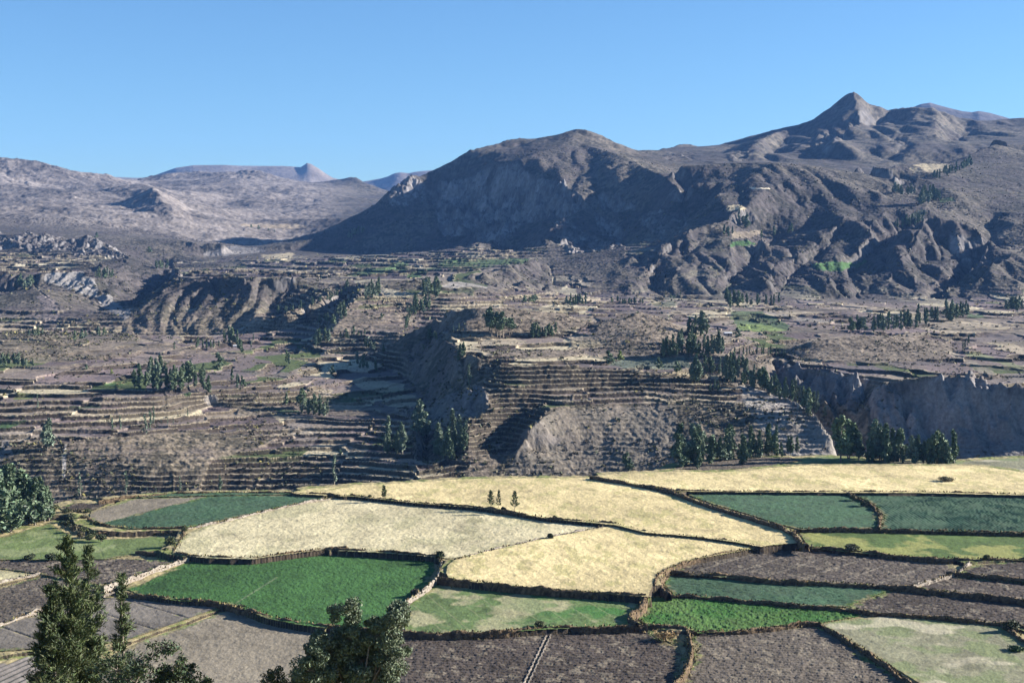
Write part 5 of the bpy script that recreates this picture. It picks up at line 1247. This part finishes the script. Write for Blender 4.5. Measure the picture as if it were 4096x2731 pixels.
for a in [
 (7,192,650,95,42,-1.0,'low round dark bush on the meadow edge, left one of two',DK), (7,342,650,85,50,-1.0,'round dark bush on the meadow edge, right one of two',DK),
 (7,1145,570,85,90,-1.0,'tall rounded olive bush at the right end of the meadow',OLIVE), (7,1112,612,60,48,-1.0,'smaller olive bush below the tall rounded one',OLIVE),
 (7,808,885,85,70,-1.6,'dark bush at the left tip of the alfalfa field',DK), (7,815,800,55,45,-1.2,'small dark bush just above the left tip of the alfalfa field',DK),
 (7,1238,460,38,45,.5,'small green bush at the corner of the stubble field',OLIVE), (7,1085,700,50,24,-1.3,'faint scrubby bush by the whitish wall',(.13,.12,.08)),
 (7,1620,975,60,26,-1.6,'low tangle on the bank below the alfalfa field',DK),
 (8,768,640,80,50,.5,'dark bush at the corner where the curved wall meets the pale stone wall',DK), (8,605,890,65,50,-.8,'grey-brown bush on the pale wall right of the alfalfa field',(.09,.08,.06)),
 (8,1515,508,42,36,.8,'small round bush on the pale wall between the wheat fields',DK), (8,1450,1100,90,42,-1.1,'low olive bush on the bank under the streaky pasture',OLIVE),
 (8,1200,318,34,24,1.6,'little bush between the wall saplings',DK), (8,300,232,34,20,1.6,'little bush at the left part of the wheat wall',DK), (8,1545,375,30,22,1.6,'little bush right along the wheat wall',OLIVE),
 (9,1270,552,130,44,.5,'wide dark bush on the wall of the yellow-green strip',DK), (9,2115,606,45,34,.5,'small bush on the wall near the right edge',OLIVE),
 (9,1870,118,120,34,2.6,'flat dark bush standing in the golden wheat',(.10,.09,.045)), (9,2270,1050,110,70,-1.8,'dark bush at the lower right wall corner',DK),
 (9,180,180,40,22,2.4,'pale scrub heap at the junction of the diagonal wall',(.22,.19,.13)), (9,2300,1180,110,32,-2.2,'dark green clump in the dry pasture at the right edge',(.05,.09,.03)),
 (9,1280,232,60,34,1.9,'bushy patch on the winding wall between the bean fields',(.12,.11,.05)), (9,1350,268,70,36,1.9,'dark bushy patch lower on the winding wall',DK),
 (9,90,1110,190,60,-2.4,'straw-coloured brushy heap left of the thick dark wall',(.30,.21,.10))]:
    bush(*a)
g = np.random.default_rng(3)
words = ['topmost', 'second', 'third', 'fourth', 'fifth', 'sixth', 'seventh', 'eighth', 'ninth', 'tenth', 'eleventh', 'twelfth', 'thirteenth', 'lowest']
MB = [(375,300),(450,320),(520,330),(590,330),(470,370),(560,370),(640,410),(440,410),(500,440),(560,450),(620,470),(540,480),(600,500),(680,505)]
for i, (x, y) in enumerate(MB):
    bush(7, x, y + 20, 75, 48, -.6, 'dark bush of the thicket between the eucalyptus mass and the left bean field', (OLIVE, DK, (.10, .085, .05))[i % 3], n=500)
for o in [o for o in COL.objects if o.get('label', '').startswith('dark bush of the thicket')]: o['group'] = 'thicket beside the left bean field'

def sapling(c, x, y, h, L, lab, seed, wide=.22, n=520):
    px, py = PX(c, x, y); X_, Y_ = [float(q) for q in at_plane(px, py, L)]; H = h * CROPS[c][2] / FPX * Y_
    g = np.random.default_rng(seed); P, A, T = [], [], [tube([(0, 0, -.3), (0, 0, H * .5), (.03 * H, 0, H)], [.09, .06, .02], 5)]
    for k in range(26):
        t = .12 + .88 * k / 26; r = H * wide * (1 - t) ** .6 * (.7 + .5 * g.random()) + .12; a = k * 2.4 + g.random()
        d = np.array([math.cos(a), math.sin(a), .75]); m = n // 26; s = g.random(m)[:, None]
        T.append(tube([(0, 0, t * H * .93), tuple(np.array([0, 0, t * H * .93]) + d * r)], [.025, .01], 4))
        P.append(np.array([0, 0, t * H * .93]) + d * r * (.25 + .75 * s) + g.normal(0, .12, (m, 3))); A.append(np.repeat(d[None], m, 0))
    co, cc = cards(np.concatenate(P), .42, g, (.06, .085, .035), aspect=3, axis=np.concatenate(A))
    o = bpy.data.objects.new('pine_sapling', None); COL.objects.link(o); o.location = (X_, Y_, L + .2); tagged(o, lab, 'tree')
    f = raw_mesh('crown', co, np.arange(len(co)).reshape(-1, 4), cc, M_LEAF, smooth_shade=False); f.parent = o
    tc, tf = join(T); s = raw_mesh('trunk', tc, tf, None, M_BARK); s.parent = o
sapling(8, 397, 245, 95, 1.6, 'young pine alone on the left part of the wheat wall', 1)
sapling(8, 1115, 300, 118, 1.6, 'left young pine of the three on the wheat wall', 2)
sapling(8, 1168, 305, 128, 1.6, 'thinner middle young pine of the three on the wheat wall', 3, .15, 260)
sapling(8, 1275, 320, 138, 1.6, 'right young pine of the three on the wheat wall', 4)
print('bushes', round(time.time() - T0, 1))
# ------------------------------------------------------------------ far ranges on the horizon
def far_range(name, c, pts, Y0, depth, col, seed, lift=0):
    P = np.array([PX(c, x, y) for x, y in pts]); xs = np.linspace(P[0, 0], P[-1, 0], int((P[-1, 0] - P[0, 0]) / 3))
    ys = np.interp(xs, P[:, 0], P[:, 1]); u, v = ray(xs, ys); crest = CAM_Z + v * Y0
    rowsY = np.concatenate([np.linspace(-1, 0, 60), np.linspace(0, 1, 20)[1:]])
    Yg = Y0 + rowsY[:, None] * depth + 0 * xs[None]; Xg = u[None] * Yg
    base = 40.0
    prof = (1 - np.abs(rowsY)[:, None] ** .9)
    CB = np.empty((len(rowsY), len(xs)))
    for i_, r_ in enumerate(rowsY):
        w_ = int(abs(r_) * 160) * 2 + 1; pd = np.pad(crest, w_ // 2, mode='edge'); k_ = np.hanning(w_ + 2)[1:-1]; CB[i_] = np.convolve(pd, k_ / k_.sum(), 'valid')
    Z = base + (CB - base) * prof
    sl = np.clip(1 - prof, 0, 1)
    Z = Z + (60 * np.abs(fbm(Xg / 500, Yg / 700, seed, 5)) * -1 + 12 * fbm(Xg / 120, Yg / 160, seed + 3, 4)) * smooth(0, .25, np.abs(rowsY))[:, None]
    n = fbm(Xg / 200, Yg / 200, seed + 7, 4)[..., None]
    C_ = np.array(col)[None, None] * (1 + .6 * n) + 0 * Z[..., None]
    grid_mesh(name, Xg, Yg, Z, np.clip(C_, .02, .6), M_RANGE)
far_range('far_mountain', 1, [(600,300),(780,266),(900,272),(1000,270),(1080,240),(1180,205),(1300,187),(1500,185),(1600,190),(1750,192),(1900,192),(2020,200),(2045,185),(2062,172),(2090,178),(2150,215),(2200,250),(2240,273),(2400,310)], 10500, 2600, (.155, .13, .11), 901)
far_range('far_plateau', 2, [(560,470),(640,457),(720,442),(760,430),(800,410),(840,403),(900,408),(940,400),(1000,393),(1060,389),(1200,380),(1500,420)], 10500, 2400, (.18, .15, .13), 911)
far_range('distant_range', 3, [(1650,160),(1770,105),(1810,88),(1860,80),(1900,92),(1960,108),(2030,125),(2080,130),(2115,124),(2170,133),(2260,158),(2352,190),(2600,260)], 8600, 1900, (.09, .08, .078), 921)

# ------------------------------------------------------------------ scrub on the slopes
g = np.random.default_rng(99); SC, SCC = [], []
for (ws, us, X, Y, Z, info), N, near in ((TERR[0], 34000, True), (TERR[1], 26000, False)):
    # sample by screen area so that the near slopes are not starved
    r = g.integers(0, Z.shape[0] - 1, N * 3); c = g.integers(0, Z.shape[1] - 1, N * 3)
    p = .10 + .9 * np.maximum(info['bushy'][r, c], smooth(.12, .35, info['sl'][r, c]) * .6) + .9 * info['riser'][r, c] + 1.2 * info['hedge'][r, c]
    p = p * (1 - .2 * info['dome'][r, c]) + .35 * info['dome'][r, c] * np.where(np.abs(us[c]) < .42, 1, .3)
    clump = smooth(-.25, .25, fbm(X[r, c] / 35, Y[r, c] / 35, 951, 3))
    k = g.random(N * 3) < p * clump * .8; r, c = r[k][:N], c[k][:N]
    x, y, z = X[r, c] + g.normal(0, .5, len(r)), Y[r, c] + g.normal(0, .4, len(r)), Z[r, c]
    s = (.45 + 1.0 * g.random(len(r)) ** 2) * (1 if near else 1.7)
    m = 5
    off = g.normal(0, .42, (len(r), m, 3)) * s[:, None, None]; off[..., 2] = np.abs(off[..., 2]) * .8
    P = (np.stack([x, y, z], -1)[:, None] + off).reshape(-1, 3)
    tone = np.array([(.080, .080, .042), (.065, .058, .040), (.12, .108, .058), (.19, .165, .06), (.065, .072, .038), (.13, .10, .066)])[g.choice(6, len(r), p=[.3, .3, .15, .06, .12, .07])]
    co, cc = cards(P, 1.0, g, (.05, .05, .03), aspect=1.4)
    ctr = P[:, None]; c4 = co.reshape(-1, 4, 3); co = (ctr + (c4 - ctr) * np.repeat(s, m)[:, None, None] * 1.15).reshape(-1, 3)
    cc = np.repeat(np.repeat(tone, m, 0) * (1 + g.normal(0, .2, (len(P), 1))), 4, 0)
    SC.append(co); SCC.append(np.clip(cc, .01, .4))
co = np.concatenate(SC)
raw_mesh('scrub', co, np.arange(len(co)).reshape(-1, 4), np.concatenate(SCC), M_LEAF, 'stuff', smooth_shade=False)
print('scrub', round(time.time() - T0, 1))

# ------------------------------------------------------------------ trees close to the camera (foot of the frame)
def limb_points(a, b, n, bend, g):
    a, b = np.array(a, float), np.array(b, float); t = np.linspace(0, 1, n)[:, None]
    mid = g.normal(0, bend, 3)
    return a + (b - a) * t + mid * np.sin(t * math.pi)

def near_conifer(px, top, base_y, D, lab, seed, width, gap=0.0, lean=0.0, twigs=1.0, tone=(.08, .10, .045), bushy=1.0):
    # px, top: photo pixel of the tip; base_y: photo pixel row where the trunk meets the ground below the frame
    g = np.random.default_rng(seed)
    x0, y0, z1 = at_depth(px, top, D); _, _, z0 = at_depth(px, base_y, D); H = float(z1 - z0); W = width / FPX * D
    root = bpy.data.objects.new('conifer_tree', None); COL.objects.link(root); root.location = (float(x0) - lean, D, float(z0)); tagged(root, lab, 'tree')
    def stem(t): return np.array([lean * t ** 2 + .07 * math.sin(5 * t), .05 * math.cos(7 * t), H * t])
    T = [tube([stem(t) for t in np.linspace(-.02, .99, 14)], list(np.interp(np.linspace(0, 1, 14), [0, 1], [.20, .012])), 8)]
    P, A = [], []; t = .10
    while t < .985:
        k = 4 if t < .8 else 3
        r = W * (1 - t) ** .92
        for j in range(k):
            if g.random() < gap + .12: continue
            a = g.random() * 6.28; L = r * (.50 + .65 * g.random()) + .10
            s = stem(t); up = (.25 + .5 * t) * L
            e = s + np.array([math.cos(a) * L, math.sin(a) * L, up * (.6 + .8 * g.random())])
            path = limb_points(s, e, 6, .04 * L, g); path[:, 2] -= .12 * L * np.sin(np.linspace(0, 1, 6) * math.pi)
            T.append(tube(path, [.028 * (1 - t) + .008] * 3 + [.010, .007, .004], 4))
            m = int((26 + 70 * L) * twigs)
            q = g.random(m) ** .75; idx = np.clip((q * 5), 0, 4.999); i0 = idx.astype(int); f = (idx - i0)[:, None]
            c = path[i0] * (1 - f) + path[np.minimum(i0 + 1, 5)] * f
            dirv = (e - s) / L
            side = g.normal(0, 1, (m, 3)); spread = .05 + .15 * L * (1 - np.abs(q - .55))[:, None] * bushy
            c = c + side * spread * np.array([1, 1, .55]) + [0, 0, .03]
            P.append(c); A.append(dirv[None] * .7 + side * .45 + np.array([0, 0, .55]))
        t += (.020 + .010 * g.random()) * (9. / max(H, 6))
    P = np.concatenate(P); A = np.concatenate(A)
    Ps, As = [], []
    for rep in range(3):
        Ps.append(P + g.normal(0, .035, P.shape)); As.append(A + g.normal(0, .5, A.shape))
    P = np.concatenate(Ps); A = np.concatenate(As); A /= np.linalg.norm(A, axis=1)[:, None]
    co, cc = cards(P, .115, g, tone, aspect=6.0, axis=A)
    f = raw_mesh('needles', co, np.arange(len(co)).reshape(-1, 4), cc, M_LEAF, smooth_shade=False); f.parent = root
    s = raw_mesh('trunk', T[0][0], T[0][1], None, M_BARK); s.parent = root
    tc, tf = join(T[1:]); b_ = raw_mesh('branches', tc, tf, None, M_BARK); b_.parent = s
    print(lab, len(P))

def near_broadleaf(masses, D, base, lab, seed, tone, n=900, leaf=.11):
    # masses: (photo x, photo y, half width px, half height px, depth offset m) of each leaf mass
    g = np.random.default_rng(seed); bx, by, bz = [float(q) for q in at_depth(base[0], base[1], D)]
    root = bpy.data.objects.new('broadleaf_tree', None); COL.objects.link(root); root.location = (bx, by, bz); tagged(root, lab, 'tree')
    P, T = [], []; top = np.array([0., 0, 0])
    fork = np.array([.1, 0, (float(at_depth(base[0], base[1] - 900, D)[2]) - bz) * .45])
    T.append(tube(limb_points((0, 0, -.5), fork, 7, .15, g), [.26, .24, .22, .2, .18, .17, .16], 8))
    for x, y, rx, ry, dy in masses:
        X_, Y_, Z_ = [float(q) for q in at_depth(x, y, D + dy)]; c = np.array([X_ - bx, Y_ - by, Z_ - bz]); s = (D + dy) / FPX
        R_ = np.array([rx * s, (rx + ry) * .5 * s, ry * s]) * 1.18
        path = limb_points(fork, c, 7, .25, g); T.append(tube(path, [.12, .10, .08, .06, .045, .03, .015], 6))
        subs = 9
        for k in range(subs):
            q = g.normal(0, 1, 3); q /= np.linalg.norm(q); cc_ = c + q * R_ * (.45 + .4 * g.random())
            T.append(tube(limb_points(c - q * R_ * .1, cc_, 4, .05, g), [.025, .02, .012, .006], 4))
            m = int(n * (rx * ry) / 4000 / subs * (.6 + .8 * g.random())) + 30
            w = g.normal(0, 1, (m, 3)); w /= np.linalg.norm(w, axis=1)[:, None]; w *= g.random((m, 1)) ** .4
            P.append(cc_ + w * R_ * (.34 + .2 * g.random()))
    P = np.concatenate(P); co, cc = cards(P, leaf, g, tone, up=-.5, aspect=2.6)
    f = raw_mesh('foliage', co, np.arange(len(co)).reshape(-1, 4), cc, M_LEAF, smooth_shade=False); f.parent = root
    s = raw_mesh('trunk', T[0][0], T[0][1], None, M_BARK); s.parent = root
    tc, tf = join(T[1:]); b_ = raw_mesh('branches', tc, tf, None, M_BARK); b_.parent = s
    print(lab, len(P))
near_conifer(268, 2128, 3300, 70, 'big dark conifer at the bottom left, the broadest one', 61, 265, twigs=.8, bushy=.9, gap=.2, tone=(.085, .105, .045))
near_conifer(355, 2165, 3300, 73, 'slender conifer just right of the broad bottom left one', 62, 165, gap=.25, twigs=.6, tone=(.088, .11, .05))
near_conifer(210, 2330, 3250, 68, 'shorter dark conifer on the left side of the broad one', 63, 200, twigs=.8, gap=.22, tone=(.068, .085, .038))
near_conifer(488, 2285, 3300, 71, 'thin see-through conifer standing third from the left edge', 64, 105, gap=.25, twigs=.5)
near_broadleaf([(560,2640,90,50,0),(640,2590,70,28,0),(470,2680,90,60,1),(520,2720,90,60,0)], 64, (500, 3300), 'wispy conifer boughs reaching right from below the frame', 65, (.06, .08, .04), n=500, leaf=.10)
near_broadleaf([(700,2660,52,52,0),(760,2700,60,45,.5),(650,2710,60,50,0),(700,2730,80,60,0),(815,2725,35,22,0)], 66, (700, 3300), 'low dark shrubby tree poking up between the conifers and the broad tree', 66, (.055, .072, .036), n=900, leaf=.10)
near_broadleaf([(1385,2445,62,52,0),(1560,2450,60,50,0),(1610,2455,45,58,1),(1490,2500,45,30,0),(1300,2560,62,48,0),(1250,2610,60,45,-1),(1400,2545,80,50,0),
                (1520,2545,80,45,0),(1580,2585,60,40,0),(1250,2680,75,55,-1),(1340,2660,70,60,0),(1450,2640,90,60,0),(1550,2660,60,60,0),(1400,2720,90,50,0),(1520,2740,70,50,0),(1230,2730,60,50,0),(1400,2610,110,80,.8),(1480,2700,110,70,.8),(1330,2620,90,70,.6),(1290,2710,90,60,.6)],
               68, (1430, 3300), 'bushy grey-green tree cut by the bottom edge, left of centre', 67, (.125, .15, .092), n=3400, leaf=.10)
near_broadleaf([(1108,2690,32,26,0),(1070,2722,30,24,0),(1140,2728,42,26,0),(1100,2760,60,40,0)], 67, (1100, 3200), 'small feathery treetop left of the bushy bottom tree', 68, (.07, .085, .045), n=700, leaf=.09)

# ------------------------------------------------------------------ small huts
def hut(c, x, y, w, lab, wallc, roofc):
    px, py = PX(c, x, y); P = ground_hit(px, py)
    if P is None: return
    W = w * CROPS[c][2] / FPX * P[1]; Dp, Hh = W * .7, W * .42
    root = bpy.data.objects.new('hut', None); COL.objects.link(root); root.location = (P[0], P[1], P[2] - .1); root.rotation_euler = (0, 0, .15); tagged(root, lab, 'hut')
    def bx(name, a, b, col, parent):
        v = [(p, q, r) for p in (a[0], b[0]) for q in (a[1], b[1]) for r in (a[2], b[2])]
        me = bpy.data.meshes.new(name); me.from_pydata(v, [], [(0, 1, 3, 2), (4, 6, 7, 5), (0, 4, 5, 1), (2, 3, 7, 6), (0, 2, 6, 4), (1, 5, 7, 3)])
        m = nodemat('hut_' + name, .9)[0]; m.node_tree.nodes['Principled BSDF'].inputs['Base Color'].default_value = (*col, 1); me.materials.append(m)
        o = bpy.data.objects.new(name, me); COL.objects.link(o); o.parent = parent; return o
    bx('wall', (-W / 2, -Dp / 2, -.4), (W / 2, Dp / 2, Hh), wallc, root)
    me = bpy.data.meshes.new('roof'); e = .35; W2, D2 = W / 2 + e, Dp / 2 + e
    v = [(-W2, -D2, Hh), (W2, -D2, Hh), (W2, D2, Hh), (-W2, D2, Hh), (-W2, 0, Hh + W * .16), (W2, 0, Hh + W * .16)]
    me.from_pydata(v, [], [(0, 1, 5, 4), (2, 3, 4, 5), (0, 4, 3), (1, 2, 5), (0, 3, 2, 1)])
    m = nodemat('hut_roof', .6)[0]; m.node_tree.nodes['Principled BSDF'].inputs['Base Color'].default_value = (*roofc, 1); me.materials.append(m)
    o = bpy.data.objects.new('roof', me); COL.objects.link(o); o.parent = root
    bx('door', (-W * .08, -Dp / 2 - .06, 0), (W * .08, -Dp / 2 - .003, Hh * .8), (.06, .045, .035), root)
hut(4, 1582, 232, 26, 'tiny white-roofed hut at the foot of the terraced bluff', (.5, .48, .45), (.75, .75, .75))
hut(6, 492, 305, 46, 'small low hut beside the round tree behind the wide grove', (.35, .30, .26), (.5, .5, .5))
hut(2, 985, 1100, 16, 'tiny dark-doored hut on the plateau below the main mountain', (.2, .17, .15), (.16, .13, .12))

# ------------------------------------------------------------------ haze
hz = bpy.data.meshes.new('haze')
x0, x1, y0, y1, z0, z1 = -9000, 9000, -400, 13500, -75, 1150
hz.from_pydata([(x, y, z) for x in (x0, x1) for y in (y0, y1) for z in (z0, z1)], [], [(0, 1, 3, 2), (4, 6, 7, 5), (0, 4, 5, 1), (2, 3, 7, 6), (0, 2, 6, 4), (1, 5, 7, 3)])
hm = bpy.data.materials.new('haze_air'); hm.use_nodes = True
nt = hm.node_tree; nt.nodes.remove(nt.nodes['Principled BSDF'])
pv = nt.nodes.new('ShaderNodeVolumePrincipled'); pv.inputs['Color'].default_value = (.20, .44, 1.0, 1); pv.inputs['Density'].default_value = 2.4e-5; pv.inputs['Anisotropy'].default_value = 0.0
nt.links.new(pv.outputs[0], nt.nodes['Material Output'].inputs['Volume'])
hz.materials.append(hm)
ho = bpy.data.objects.new('haze', hz); COL.objects.link(ho); ho['kind'] = 'stuff'
print('done', round(time.time() - T0, 1))
